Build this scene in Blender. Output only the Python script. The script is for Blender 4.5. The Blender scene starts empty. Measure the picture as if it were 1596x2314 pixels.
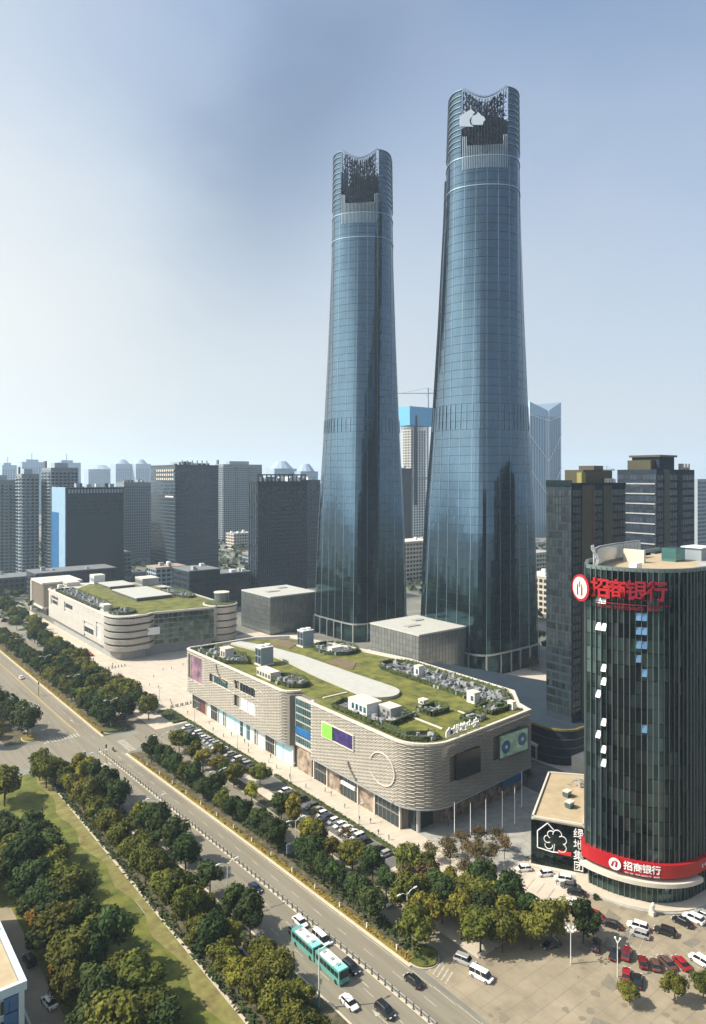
import bpy, math, random
from mathutils import Vector, Matrix, Quaternion
random.seed(7)
R = math.radians
S = bpy.context.scene
COL = S.collection
# ------------------------------------------------------------------ camera, world, sun, exposure
# world frame: Y runs along the boulevard (away to the left), X runs across it (away to the right)
AZ = math.atan2(.615, .7885)
cam_d = bpy.data.cameras.new('camera'); cam = bpy.data.objects.new('camera', cam_d); COL.objects.link(cam)
cam.location = (0, 0, 100); cam.rotation_euler = (R(90), 0, -AZ)
cam_d.sensor_fit = 'VERTICAL'; cam_d.sensor_height = 24; cam_d.lens = 24*1600/2314
cam_d.shift_y = -77/2314; cam_d.clip_start = 1; cam_d.clip_end = 30000
S.camera = cam
SHX, SHY = .85, -.5                        # shadow offset per metre of height
SUN_EL = math.atan2(1, math.hypot(SHX, SHY)); SUN_ROT = math.atan2(-SHX, -SHY)
sd = bpy.data.lights.new('sun', 'SUN'); sd.energy = 5.0; sd.angle = R(.6); sd.color = (1, .91, .76)
sun = bpy.data.objects.new('sun', sd); COL.objects.link(sun)
sun.rotation_euler = Vector((SHX, SHY, -1)).to_track_quat('-Z', 'Y').to_euler()
S.view_settings.view_transform = 'Standard'; S.view_settings.look = 'None'; S.view_settings.exposure = 0.62; S.view_settings.gamma = 1
S.render.engine = 'CYCLES'
S.cycles.max_bounces = 6; S.cycles.diffuse_bounces = 2; S.cycles.glossy_bounces = 3; S.cycles.transmission_bounces = 2
S.cycles.volume_bounces = 1; S.cycles.sample_clamp_indirect = 4; S.cycles.caustics_reflective = False; S.cycles.caustics_refractive = False
try:
    S.cycles.use_denoising = True; S.cycles.denoiser = 'OPENIMAGEDENOISE'
except Exception: pass
W = bpy.data.worlds.new('World'); S.world = W; W.use_nodes = True
wt = W.node_tree; wt.nodes.clear()
def N(t, ty, **k):
    n = t.nodes.new(ty)
    for a, b in k.items():
        if a.startswith('i_'): n.inputs[a[2:].replace('_', ' ')].default_value = b
        else: setattr(n, a, b)
    return n
def ramp(t, stops, src=None, interp='LINEAR'):
    n = t.nodes.new('ShaderNodeValToRGB'); e = n.color_ramp.elements; n.color_ramp.interpolation = interp
    while len(e) > 1: e.remove(e[0])
    e[0].position = stops[0][0]; e[0].color = (*stops[0][1], 1)
    for p, c in stops[1:]:
        q = e.new(p); q.color = (*c, 1)
    if src is not None: t.links.new(src, n.inputs[0])
    return n
def build_sky():
    t = wt; L = t.links.new
    def math_(op, x, y=None, z=None, clamp=False):
        n = N(t, 'ShaderNodeMath', operation=op); n.use_clamp = clamp
        for i, v in enumerate((x, y, z)):
            if v is None: continue
            if isinstance(v, (int, float)): n.inputs[i].default_value = v
            else: L(v, n.inputs[i])
        return n.outputs[0]
    def mix(f, a, b):
        n = N(t, 'ShaderNodeMix', data_type='RGBA'); L(f, n.inputs[0])
        for i, v in ((6, a), (7, b)):
            if isinstance(v, tuple): n.inputs[i].default_value = (*v, 1)
            else: L(v, n.inputs[i])
        return n.outputs[2]
    sky = N(t, 'ShaderNodeTexSky', sky_type='NISHITA', sun_disc=False, sun_elevation=SUN_EL, sun_rotation=SUN_ROT, air_density=1.3, dust_density=.8, ozone_density=3.0)
    sc = N(t, 'ShaderNodeVectorMath', operation='MULTIPLY'); sc.inputs[1].default_value = (.088, .108, .124)
    L(sky.outputs[0], sc.inputs[0])
    tc = N(t, 'ShaderNodeTexCoord'); sep = N(t, 'ShaderNodeSeparateXYZ'); L(tc.outputs['Generated'], sep.inputs[0]); z = sep.outputs['Z']
    hz = ramp(t, [(0, (.97,)*3), (.06, (.93,)*3), (.16, (.77,)*3), (.28, (.60,)*3), (.42, (.37,)*3), (.56, (.22,)*3), (.8, (.10,)*3), (1, (.06,)*3)], z).outputs[0]
    # haze is whiter on the sun's side, bluer away from it
    dt = N(t, 'ShaderNodeVectorMath', operation='DOT_PRODUCT'); L(tc.outputs['Generated'], dt.inputs[0]); dt.inputs[1].default_value = Vector((-SHX, -SHY, 0)).normalized()
    side = math_('MULTIPLY_ADD', dt.outputs['Value'], .5, .5)
    hc = ramp(t, [(.0, (.50, .545, .62)), (.35, (.55, .59, .64)), (.55, (.60, .635, .655)), (.72, (.79, .80, .77)), (.86, (1.8, 1.85, 1.75)), (1, (3.3, 3.3, 3.0))], side).outputs[0]
    sw = ramp(t, [(.38, (0,)*3), (.50, (.12,)*3), (.63, (.50,)*3), (.85, (.8,)*3), (1, (.9,)*3)], side).outputs[0]
    # soft broad cloud veil
    def noise(sca, rot, loc, det):
        mp = N(t, 'ShaderNodeMapping'); mp.inputs['Rotation'].default_value = rot; mp.inputs['Scale'].default_value = sca; mp.inputs['Location'].default_value = loc
        L(tc.outputs['Generated'], mp.inputs[0]); no = N(t, 'ShaderNodeTexNoise'); no.inputs['Scale'].default_value = 1.3; no.inputs['Detail'].default_value = det; no.inputs['Roughness'].default_value = .48
        L(mp.outputs[0], no.inputs['Vector']); return no.outputs[0]
    n1 = noise((1.2, 1.2, 2.2), (R(18), R(-34), R(20)), (.4, .9, .35), 5)
    cl = ramp(t, [(.32, (0,)*3), (.72, (1,)*3)], n1, 'EASE').outputs[0]
    f = math_('ADD', math_('MULTIPLY', cl, math_('MULTIPLY_ADD', hz, -.30, .34)), math_('ADD', hz, math_('MULTIPLY', sw, math_('MULTIPLY_ADD', hz, -.7, .75))), clamp=True)
    c = mix(f, sc.outputs[0], hc)
    # one long slate-grey cloud bank crossing the upper sky
    def cd(px, py):
        v = Vector((px-798, 1600, 1080-py)); return Vector((.7885*v.x+.615*v.y, -.615*v.x+.7885*v.y, v.z)).normalized()
    nn = cd(1010, 40).cross(cd(560, 560)).normalized()
    d2 = N(t, 'ShaderNodeVectorMath', operation='DOT_PRODUCT'); L(tc.outputs['Generated'], d2.inputs[0]); d2.inputs[1].default_value = nn
    w = math_('MULTIPLY_ADD', math_('SUBTRACT', n1, .5), .55, d2.outputs['Value'])
    g = ramp(t, [(.33, (0,)*3), (.5, (1,)*3), (.72, (0,)*3)], math_('MULTIPLY_ADD', w, 1.25, .5), 'EASE').outputs[0]
    up = ramp(t, [(.12, (0,)*3), (.5, (1,)*3)], z, 'EASE').outputs[0]
    lf = ramp(t, [(.36, (.15,)*3), (.48, (1,)*3)], side, 'EASE').outputs[0]
    c = mix(math_('MULTIPLY', math_('MULTIPLY', math_('MULTIPLY', g, lf), up), .62), c, (.15, .21, .32))
    bg = N(t, 'ShaderNodeBackground'); L(c, bg.inputs[0]); bg.inputs[1].default_value = .80
    o = N(t, 'ShaderNodeOutputWorld'); L(bg.outputs[0], o.inputs[0])
build_sky()

# ------------------------------------------------------------------ helpers
def mat(name, c, rough=.8, metal=0.0, var=.0, scale=.3, c2=None, rnd=0.0, bump=0.0, spec=.5, emit=None, detail=4, coat=0, aniso=False):
    m = bpy.data.materials.new(name); m.use_nodes = True; t = m.node_tree; b = t.nodes['Principled BSDF']
    b.inputs['Roughness'].default_value = rough; b.inputs['Metallic'].default_value = metal
    b.inputs['Specular IOR Level'].default_value = spec; b.inputs['Coat Weight'].default_value = coat
    L = t.links.new
    src = None
    if var or c2 or bump:
        g = N(t, 'ShaderNodeNewGeometry')
        no = N(t, 'ShaderNodeTexNoise'); no.inputs['Scale'].default_value = scale; no.inputs['Detail'].default_value = detail; no.inputs['Roughness'].default_value = .62
        L(g.outputs['Position'], no.inputs['Vector'])
        if aniso:   # wear that runs along the lanes
            vm = N(t, 'ShaderNodeVectorMath', operation='MULTIPLY'); vm.inputs[1].default_value = (1.3, .045, 1); L(g.outputs['Position'], vm.inputs[0]); L(vm.outputs[0], no.inputs['Vector']); no.inputs['Scale'].default_value = .55
        a = [max(0, x*(1-var)) for x in c]; bb = [x*(1+var) for x in (c2 or c)]
        rp = ramp(t, [(.32, a), (.68, bb)], no.outputs[0]); src = rp.outputs[0]
        if bump:
            bu = N(t, 'ShaderNodeBump'); bu.inputs['Strength'].default_value = bump; L(no.outputs[0], bu.inputs['Height']); L(bu.outputs[0], b.inputs['Normal'])
    if rnd:
        oi = N(t, 'ShaderNodeObjectInfo'); hv = N(t, 'ShaderNodeHueSaturation'); hv.inputs['Color'].default_value = (*c, 1)
        if src: L(src, hv.inputs['Color'])
        mr = N(t, 'ShaderNodeMapRange'); mr.inputs[3].default_value = 1-rnd; mr.inputs[4].default_value = 1+rnd; L(oi.outputs['Random'], mr.inputs[0]); L(mr.outputs[0], hv.inputs['Value'])
        mh = N(t, 'ShaderNodeMapRange'); mh.inputs[3].default_value = .5-rnd*.06; mh.inputs[4].default_value = .5+rnd*.06
        wn = N(t, 'ShaderNodeMath', operation='FRACT'); w2 = N(t, 'ShaderNodeMath', operation='MULTIPLY'); w2.inputs[1].default_value = 7.31; L(oi.outputs['Random'], w2.inputs[0]); L(w2.outputs[0], wn.inputs[0]); L(wn.outputs[0], mh.inputs[0]); L(mh.outputs[0], hv.inputs['Hue'])
        src = hv.outputs[0]
    if src: L(src, b.inputs['Base Color'])
    else: b.inputs['Base Color'].default_value = (*c, 1)
    if emit: b.inputs['Emission Color'].default_value = (*emit[:3], 1); b.inputs['Emission Strength'].default_value = emit[3]
    return m
M = {}
def mk(k, *a, **kw): M[k] = mat(k, *a, **kw)
mk('ground', (.13, .135, .12), var=.45, scale=.02, c2=(.17, .165, .14))
mk('city_ground', (.10, .12, .09), var=.5, scale=.012, c2=(.16, .16, .145))
mk('asphalt', (.195, .175, .132), aniso=True, var=.16, scale=.35, rough=.9)
mk('asphalt_dark', (.115, .115, .11), var=.18, scale=.35, rough=.9)
mk('lot', (.255, .215, .15), var=.18, scale=.18, rough=.9)
mk('paving', (.47, .415, .34), var=.10, scale=.22, rough=.9)
mk('paving_grey', (.30, .30, .275), var=.2, scale=.4, rough=.9)
mk('joint', (.30, .27, .23), rough=.9)
mk('kerb', (.50, .44, .33), var=.1, scale=.5)
mk('mark', (.38, .36, .30), var=.3, scale=1.2)
mk('mark_yellow', (.55, .40, .10), var=.15, scale=1.2)
mk('lawn', (.055, .085, .010), var=.3, scale=.22, c2=(.125, .128, .018), rough=.95, detail=8)
mk('lawn_dry', (.17, .125, .045), var=.3, scale=.35, c2=(.17, .17, .05), rough=.95, detail=7)
mk('soil', (.035, .04, .018), var=.4, scale=.4, c2=(.10, .085, .05), rough=.95)
mk('roof_lawn', (.046, .074, .008), var=.35, scale=.2, c2=(.135, .13, .02), rough=.95, detail=8)
mk('roof_brown', (.14, .10, .06), var=.3, scale=.4)
mk('stone_tile', (.43, .40, .35), var=.07, scale=.25, rough=.7)
mk('stone_back', (.155, .14, .12), rough=.9)
mk('coping', (.55, .51, .44), var=.05)
mk('panel', (.43, .405, .37), var=.08, scale=.15, rough=.6)
mk('panel_band', (.40, .375, .34), var=.12, scale=.2, rough=.6)
mk('brownstone', (.17, .12, .09), var=.5, scale=.5, c2=(.28, .22, .17))
mk('white', (.72, .72, .70), rough=.5, var=.04)
mk('white_roof', (.40, .40, .37), rough=.7, var=.05, scale=.3)
mk('grey', (.30, .31, .31), rough=.6, var=.1)
mk('grey_dark', (.07, .075, .08), rough=.6, var=.2)
mk('steel', (.012, .018, .035), rough=.8, spec=.15)
mk('metal', (.45, .47, .48), rough=.35, metal=.7)
mk('fin', (.26, .34, .42), rough=.35, metal=.6)
mk('fin_dark', (.22, .30, .38), rough=.3, metal=.7)
mk('louvre_bright', (.24, .31, .37), rough=.4, metal=.3)
mk('tower_core', (.035, .062, .088), rough=.3, metal=.6)
mk('core', (.012, .02, .028), rough=.5)
mk('tower_glass', (.072, .118, .163), rough=.11, metal=.93, var=.10, scale=.07)
mk('tower_glass_reflect_dark', (.035, .072, .085), rough=.10, metal=.9, var=.3, scale=.07)  # lower panes tinted darker: dark city reflections put into the colour
mk('slot', (.012, .02, .03), rough=.4)
mk('glass_dark', (.018, .028, .045), rough=.2, metal=.0, rnd=.5, spec=.4)
mk('glass_blue', (.16, .30, .45), rough=.18, metal=.6, rnd=.15)
mk('glass_green', (.017, .028, .029), rough=.07, metal=.7, rnd=.6)
mk('glass_plain', (.02, .028, .032), rough=.12, metal=.1, rnd=.5)
mk('glass_teal', (.07, .17, .18), rough=.1, metal=.5, rnd=.3)
mk('cube_glass', (.20, .22, .22), rough=.22, metal=.55, rnd=.12)
mk('cube_glass_side', (.20, .22, .22), rough=.2, metal=.55, rnd=.12)
mk('bronze', (.055, .045, .03), rough=.5, var=.1)
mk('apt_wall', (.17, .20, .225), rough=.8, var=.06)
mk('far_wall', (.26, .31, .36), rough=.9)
mk('concrete', (.48, .43, .37), rough=.9, var=.1)
mk('net_blue', (.10, .32, .55), rough=.8)
mk('crimson', (.22, .006, .02), rough=.4)
mk('red', (.58, .02, .02), rough=.4)
mk('sign_white', (.8, .8, .8), rough=.5)
mk('tan_roof', (.38, .30, .19), rough=.9, var=.12, scale=.3)
mk('tan_pink', (.42, .28, .20), rough=.9, var=.2, scale=.5)
mk('yellow', (.22, .20, .05), rough=.6)
mk('shop_cyan', (.42, .66, .74), rough=.4)
mk('shop_white', (.68, .70, .70), rough=.4)
mk('screen_purple', (.14, .12, .20), rough=.3, var=.5, scale=.35, c2=(.24, .14, .17))
mk('screen_green', (.22, .60, .08), rough=.35)
mk('screen_violet', (.05, .035, .13), rough=.25, var=.4, scale=.5)
mk('screen_sky', (.30, .58, .50), rough=.35, var=.35, scale=.5, c2=(.5, .68, .45))
mk('screen_blue', (.02, .12, .30), rough=.3, var=.2)
mk('screen_dark', (.025, .028, .03), rough=.25)
mk('bark', (.07, .05, .035), rough=.95)
mk('tyre', (.015, .015, .015), rough=.8)
mk('car_glass', (.02, .025, .03), rough=.06, metal=.3)
mk('lamp_glass', (.6, .6, .55), rough=.2)
mk('tail', (.4, .01, .01), rough=.3)
mk('bus_teal', (.10, .32, .28), rough=.35)
mk('skin', (.42, .27, .19), rough=.7)
mk('hair', (.02, .015, .012), rough=.7)
for k, c in dict(white=(.78, .78, .76), silver=(.42, .43, .44), black=(.012, .013, .016), grey=(.10, .105, .11), brown=(.10, .055, .045), red=(.30, .012, .015), darkred=(.14, .01, .014), navy=(.012, .02, .05)).items():
    mk('paint_'+k, c, rough=.25, coat=.6, metal=.3 if k in ('silver', 'grey') else 0)
for k, c, c2 in (('dark', (.018, .034, .010), (.040, .060, .014)), ('olive', (.038, .050, .009), (.118, .120, .018)), ('lime', (.085, .09, .012), (.20, .17, .025)), ('brown', (.075, .055, .025), (.12, .09, .035)), ('rust', (.16, .075, .015), (.2, .13, .02))):
    mk('leaf_'+k, c, c2=c2, var=.15, scale=.55, rough=.8, rnd=.32, spec=.15)
mk('hedge_ochre', (.26, .135, .02), c2=(.13, .13, .02), var=.3, scale=.9, rough=.9)
mk('hedge_green', (.03, .05, .014), c2=(.06, .08, .02), var=.3, scale=.8, rough=.9)
mk('flower', (.35, .22, .16), c2=(.16, .19, .04), var=.3, scale=1.2, rough=.9)

mk('crimson_dark', (.10, .03, .03), rough=.5)
mk('bank_fin', (.17, .215, .215), rough=.35, metal=.5)
mk('bank_fin_dark', (.07, .10, .10), rough=.4, metal=.5)
mk('sign_red', (.36, .008, .014), rough=.35)
mk('sign_white_blue', (.62, .68, .76), rough=.5)
mk('grey_blue', (.24, .29, .33), rough=.6)
mk('brown_dark', (.06, .03, .028), rough=.6)
mk('lamp_pole', (.58, .60, .58), rough=.5)
mk('bus_teal2', (.22, .60, .50), rough=.4)
mk('yellow_green', (.38, .36, .06), rough=.6); mk('sign_back', (.20, .25, .30), rough=.5); mk('teal_pale', (.30, .55, .48), rough=.5)
mk('white_blue', (.50, .60, .66), rough=.7, var=.05)
mk('joint_lot', (.17, .15, .11), rough=.95)
mk('stain', (.185, .16, .115), rough=.9)
mk('patch', (.17, .155, .12), rough=.92, var=.15, scale=.8)
mk('fence_paint', (.36, .35, .32), rough=.7)
mk('glass_bank3', (.10, .155, .16), rough=.08, metal=.7, rnd=.5)
mk('glass_bank2', (.05, .085, .08), rough=.06, metal=.75, rnd=.5)
class MB:
    def __init__(s): s.v = []; s.f = []; s.mi = []; s.cur = 0
    def quad(s, a, b, c, d):
        n = len(s.v); s.v += [tuple(a), tuple(b), tuple(c), tuple(d)]; s.f.append((n, n+1, n+2, n+3)); s.mi.append(s.cur); return s
    def tri(s, a, b, c):
        n = len(s.v); s.v += [tuple(a), tuple(b), tuple(c)]; s.f.append((n, n+1, n+2)); s.mi.append(s.cur); return s
    def hexa(s, b4, t4):      # bottom and top rings, counter-clockwise from above
        n = len(s.v); s.v += [tuple(p) for p in b4]+[tuple(p) for p in t4]; k = len(b4)
        s.f.append(tuple(n+i for i in range(k-1, -1, -1))); s.f.append(tuple(n+k+i for i in range(k)))
        for i in range(k): j = (i+1) % k; s.f.append((n+i, n+j, n+k+j, n+k+i))
        s.mi += [s.cur]*(k+2); return s
    def box(s, x0, x1, y0, y1, z0, z1):
        return s.hexa([(x0, y0, z0), (x1, y0, z0), (x1, y1, z0), (x0, y1, z0)], [(x0, y0, z1), (x1, y0, z1), (x1, y1, z1), (x0, y1, z1)])
    def cbox(s, x, y, z, dx, dy, dz): return s.box(x-dx/2, x+dx/2, y-dy/2, y+dy/2, z, z+dz)
    def prism(s, pts, z0, z1):
        return s.hexa([(x, y, z0) for x, y in pts], [(x, y, z1) for x, y in pts])
    def cyl(s, x, y, z0, z1, r, r2=None, n=10):
        r2 = r if r2 is None else r2
        A = [2*math.pi*i/n for i in range(n)]
        return s.hexa([(x+r*math.cos(a), y+r*math.sin(a), z0) for a in A], [(x+r2*math.cos(a), y+r2*math.sin(a), z1) for a in A])
    def bar(s, a, b, w, w2=None):   # square bar between two points
        a = Vector(a); b = Vector(b); w2 = w if w2 is None else w2; d = (b-a).normalized()
        u = d.cross(Vector((0, 0, 1)));  u = Vector((1, 0, 0)) if u.length < .01 else u.normalized(); v = u.cross(d)
        B = [a+u*w*i+v*w*j for i, j in ((-.5, -.5), (.5, -.5), (.5, .5), (-.5, .5))]; T = [b+u*w2*i+v*w2*j for i, j in ((-.5, -.5), (.5, -.5), (.5, .5), (-.5, .5))]
        return s.hexa(B, T)
    def mesh(s, name, mats):
        me = bpy.data.meshes.new(name); me.from_pydata(s.v, [], s.f)
        for m in (mats if isinstance(mats, (list, tuple)) else [mats]): me.materials.append(M[m] if isinstance(m, str) else m)
        if any(s.mi): me.polygons.foreach_set('material_index', s.mi)
        me.update(); return me
    def build(s, name, mats, parent=None, loc=None, kind=None):
        o = bpy.data.objects.new(name, s.mesh(name, mats)); COL.objects.link(o)
        if parent is not None:
            o.parent = parent
            p = Vector(parent.location); q = parent.parent
            while q is not None: p += Vector(q.location); q = q.parent
            o.location = -p if loc is None else loc
        elif loc is not None: o.location = loc
        if kind: o['kind'] = kind
        return o
def tag(o, label, cat, group=None, kind=None):
    o['label'] = label; o['category'] = cat
    if group: o['group'] = group
    if kind: o['kind'] = kind
    return o
def thing(name, label, cat, loc=(0, 0, 0), group=None):
    o = bpy.data.objects.new(name, None); COL.objects.link(o); o.location = loc; o.empty_display_size = .5
    return tag(o, label, cat, group)
def struct(name, mb, m): return mb.build(name, m, kind='structure')
def inst(name, me, parent, loc, rot=None):
    o = bpy.data.objects.new(name, me); COL.objects.link(o); o.parent = parent; o.location = loc
    if rot is not None: o.rotation_euler = rot
    return o
def copy_tree(o, parent=None):
    c = o.copy(); COL.objects.link(c)
    if parent is not None: c.parent = parent
    for ch in list(o.children): copy_tree(ch, c)
    return c
ORD = ['first', 'second', 'third', 'fourth', 'fifth', 'sixth', 'seventh', 'eighth', 'ninth', 'tenth', 'eleventh', 'twelfth', 'thirteenth', 'fourteenth', 'fifteenth', 'sixteenth', 'seventeenth', 'eighteenth', 'nineteenth', 'twentieth']
def ordn(i):
    if i < 20: return ORD[i]
    t = ['twenty', 'thirty', 'forty', 'fifty', 'sixty'][(i+1)//10-2]; r = (i+1) % 10
    return t[:-1]+'ieth' if r == 0 else t+'-'+ORD[r-1]
def lerp(a, b, t): return a+(b-a)*t
def interp(tb, x):
    if x <= tb[0][0]: return tb[0][1]
    for (a, p), (b, q) in zip(tb, tb[1:]):
        if x <= b: return lerp(p, q, (x-a)/(b-a))
    return tb[-1][1]
def arc(cx, cy, rx, ry, a0, a1, n): return [(cx+rx*math.cos(R(lerp(a0, a1, i/n))), cy+ry*math.sin(R(lerp(a0, a1, i/n)))) for i in range(n+1)]
def resample(pts, step):
    out = [pts[0]]
    for a, b in zip(pts, pts[1:]):
        d = math.dist(a, b); n = max(1, round(d/step))
        out += [(lerp(a[0], b[0], i/n), lerp(a[1], b[1], i/n)) for i in range(1, n+1)]
    return out

# generic pane grid on any surface: surf(i, k) -> point, pane (i, k) lies between i..i+1 and k..k+1
def panes(root, name, surf, ni, nk, m, gi=.05, gk=.08, off=.12, th=.1, jit=.0, limit=300, key=None, skip=None, mfn=None):
    cells = [(i, k) for k in range(nk) for i in range(ni) if not (skip and skip(i, k))]
    if key: cells.sort(key=key)
    mats = m if isinstance(m, list) else [m]
    rest = MB(); n = 0
    for (i, k) in cells:
        a, b, c, d = (Vector(surf(i+gi, k+gk)), Vector(surf(i+1-gi, k+gk)), Vector(surf(i+1-gi, k+1-gk)), Vector(surf(i+gi, k+1-gk)))
        nn = (b-a).cross(d-a).normalized()
        q = [p+nn*(off+random.uniform(-jit, jit)) for p in (a, b, c, d)]
        w = [p-nn*th for p in (a, b, c, d)]
        mb = MB() if n < limit else rest
        mb.cur = mfn(i, k) if mfn else 0
        mb.quad(*q); mb.quad(w[0], w[1], q[1], q[0]); mb.quad(q[3], q[2], w[2], w[3]); mb.quad(w[0], q[0], q[3], w[3]); mb.quad(q[1], w[1], w[2], q[2])
        if n < limit: mb.build(name, mats, root)
        n += 1
    if rest.f: rest.build(name+'_field', mats, root, kind='stuff')
# rectangular wall face of shared-mesh panes: p0 -> p1 along the wall seen from outside left to right
def wall_panes(root, name, p0, p1, z0, z1, nx, nz, m, fx=.8, fz=.7, proud=.1, jit=.0, limit=300, skip=None, dz=0):
    p0 = Vector((*p0, 0)); p1 = Vector((*p1, 0)); d = (p1-p0); Ln = d.length; d.normalize(); nrm = Vector((d.y, -d.x, 0))
    w = Ln/nx*fx; h = (z1-z0)/nz*fz; ang = math.atan2(d.y, d.x)
    me = MB().box(-w/2, w/2, -proud, .05, -h/2, h/2).mesh(name, m)
    base = Vector(root.location); rest = MB(); n = 0
    for k in range(nz-1, -1, -1):
        for i in range(nx):
            if skip and skip(i, k): continue
            c = p0+d*(Ln*(i+.5)/nx)+Vector((0, 0, z0+(z1-z0)*(k+.5)/nz+dz))
            if n < limit:
                inst(name, me, root, c-base, (random.uniform(-jit, jit), 0, ang+random.uniform(-jit, jit)))
            else:
                a = c-d*w/2; b = c+d*w/2; o = nrm*proud
                rest.hexa([a-o*-1+Vector((0, 0, -h/2)), b+o+Vector((0, 0, -h/2)), b-nrm*.05+Vector((0, 0, -h/2)), a-nrm*.05+Vector((0, 0, -h/2))],
                          [a+o+Vector((0, 0, h/2)), b+o+Vector((0, 0, h/2)), b-nrm*.05+Vector((0, 0, h/2)), a-nrm*.05+Vector((0, 0, h/2))])
            n += 1
    if rest.f: rest.build(name+'_field', m, root, kind='stuff')
def text_mesh(txt, size, depth, m, name='letter', bold=.0):
    c = bpy.data.curves.new(name, 'FONT'); c.body = txt; c.size = size; c.extrude = depth/2; c.align_x = 'CENTER'; c.align_y = 'CENTER'; c.resolution_u = 2; c.offset = bold*size
    o = bpy.data.objects.new(name, c); COL.objects.link(o)
    bpy.context.view_layer.update()
    me = bpy.data.meshes.new_from_object(o.evaluated_get(bpy.context.evaluated_depsgraph_get()))
    bpy.data.objects.remove(o); me.name = name; me.materials.clear(); me.materials.append(M[m]); return me
def put_text(root, name, me, p, nrm, scale=(1, 1, 1)):   # upright, facing nrm
    nrm = Vector((nrm[0], nrm[1], 0)).normalized(); xa = Vector((0, 0, 1)).cross(nrm)
    mt = Matrix((( xa.x, 0, nrm.x), (xa.y, 0, nrm.y), (0, 1, 0))).to_4x4()
    o = bpy.data.objects.new(name, me); COL.objects.link(o)
    if root is not None: o.parent = root; p = Vector(p)-Vector(root.location)
    o.location = p; o.rotation_euler = mt.to_euler(); o.scale = scale
    return o
def flat_shape(polys, depth, m, name):    # polygons in x/y, extruded
    mb = MB()
    for pl in polys: mb.hexa([(x, y, 0) for x, y in pl], [(x, y, depth) for x, y in pl])
    return mb.mesh(name, m)

# ------------------------------------------------------------------ the ground, streets and pavements
MED = [(20, 92), (60, 91.5), (110, 90.8), (160, 89.6), (210, 88.2), (262, 86.3), (300, 85.3), (450, 84.3), (1400, 84)]
RK = [(20, 101), (60, 100), (107, 98.2), (170, 96.2), (277, 91.9), (448, 90.6), (1400, 90)]
LK = [(20, 79), (60, 79.5), (105, 79.4), (160, 77.5), (230, 74.5), (284, 71), (336, 68), (450, 67), (1400, 66)]
def strip(mb, fa, fb, y0, y1, z, step=8):
    n = max(1, int((y1-y0)/step))
    for i in range(n):
        a = lerp(y0, y1, i/n); b = lerp(y0, y1, (i+1)/n)
        mb.quad((fa(a), a, z), (fb(a), a, z), (fb(b), b, z), (fa(b), b, z))
med = lambda y: interp(MED, y); rk = lambda y: interp(RK, y); lk = lambda y: interp(LK, y)
g = MB(); g.quad((-9000, -9000, -.06), (9000, -9000, -.06), (9000, 9000, -.06), (-9000, 9000, -.06)); struct('ground', g, 'city_ground')
a = MB(); a.quad((-60, 20, -.03), (420, 20, -.03), (420, 620, -.03), (-60, 620, -.03)); struct('district_ground', a, 'ground')
a = MB(); strip(a, lk, rk, 20, 1400, .0); struct('road', a, 'asphalt')
# side streets of the junction, the service road, the parking lanes
a = MB(); a.quad((-60, 258, .006), (71, 262, .006), (71, 283, .006), (-60, 279, .006)); a.quad((71, 262, .006), (74.5, 252, .006), (74.5, 288, .006), (71, 283, .006))
struct('side_street', a, 'asphalt')
a = MB(); a.quad((92.1, 252, .01), (99, 256, .01), (99, 270, .01), (91.6, 276, .01)); a.quad((99, 256, .01), (118, 256, .01), (118, 270, .01), (99, 270, .01))
a.quad((104.6, 104, .015), (111, 104, .015), (111, 256, .015), (104.6, 256, .015)); a.quad((104.6, 270, .015), (111, 270, .015), (111, 560, .015), (104.6, 560, .015)); struct('service_road', a, 'asphalt')
a = MB(); a.quad((118, 137, .02), (124.6, 137, .02), (124.6, 204, .02), (118, 204, .02)); a.quad((118, 211, .02), (124.6, 211, .02), (124.6, 270, .02), (118, 270, .02))
a.quad((117, 385, .02), (123, 385, .02), (123, 470, .02), (117, 470, .02)); struct('parking_lane', a, 'asphalt_dark')
# planting strips with kerbs
a = MB(); strip(a, lambda y: rk(y)+.1, lambda y: 104.6, 108, 252, .12); strip(a, lambda y: rk(y)+.1, lambda y: 104.6, 276, 560, .12)
strip(a, lambda y: 73.5, lambda y: lk(y)-.1, 60, 246, .12); strip(a, lambda y: 60, lambda y: lk(y)-.1, 287, 600, .12); strip(a, lambda y: 111.2, lambda y: 114.5, 120, 250, .1); struct('planting_strip', a, 'soil')
a = MB()
for fa, y0, y1 in ((rk, 107, 253), (rk, 275, 640)):
    n = int((y1-y0)/6)
    for i in range(n):
        u, v = lerp(y0, y1, i/n), lerp(y0, y1, (i+1)/n)
        a.hexa([(fa(u)-.15, u, 0), (fa(u)+.55, u, 0), (fa(v)+.55, v, 0), (fa(v)-.15, v, 0)], [(fa(u)-.15, u, .16), (fa(u)+.55, u, .16), (fa(v)+.55, v, .16), (fa(v)-.15, v, .16)])
for y0, y1 in ((100, 247), (287, 640)):
    n = int((y1-y0)/6)
    for i in range(n):
        u, v = lerp(y0, y1, i/n), lerp(y0, y1, (i+1)/n)
        a.hexa([(lk(u)-.3, u, 0), (lk(u)+.15, u, 0), (lk(v)+.15, v, 0), (lk(v)-.3, v, 0)], [(lk(u)-.3, u, .15), (lk(u)+.15, u, .15), (lk(v)+.15, v, .15), (lk(v)-.3, v, .15)])
struct('road_kerb', a, 'kerb')
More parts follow.
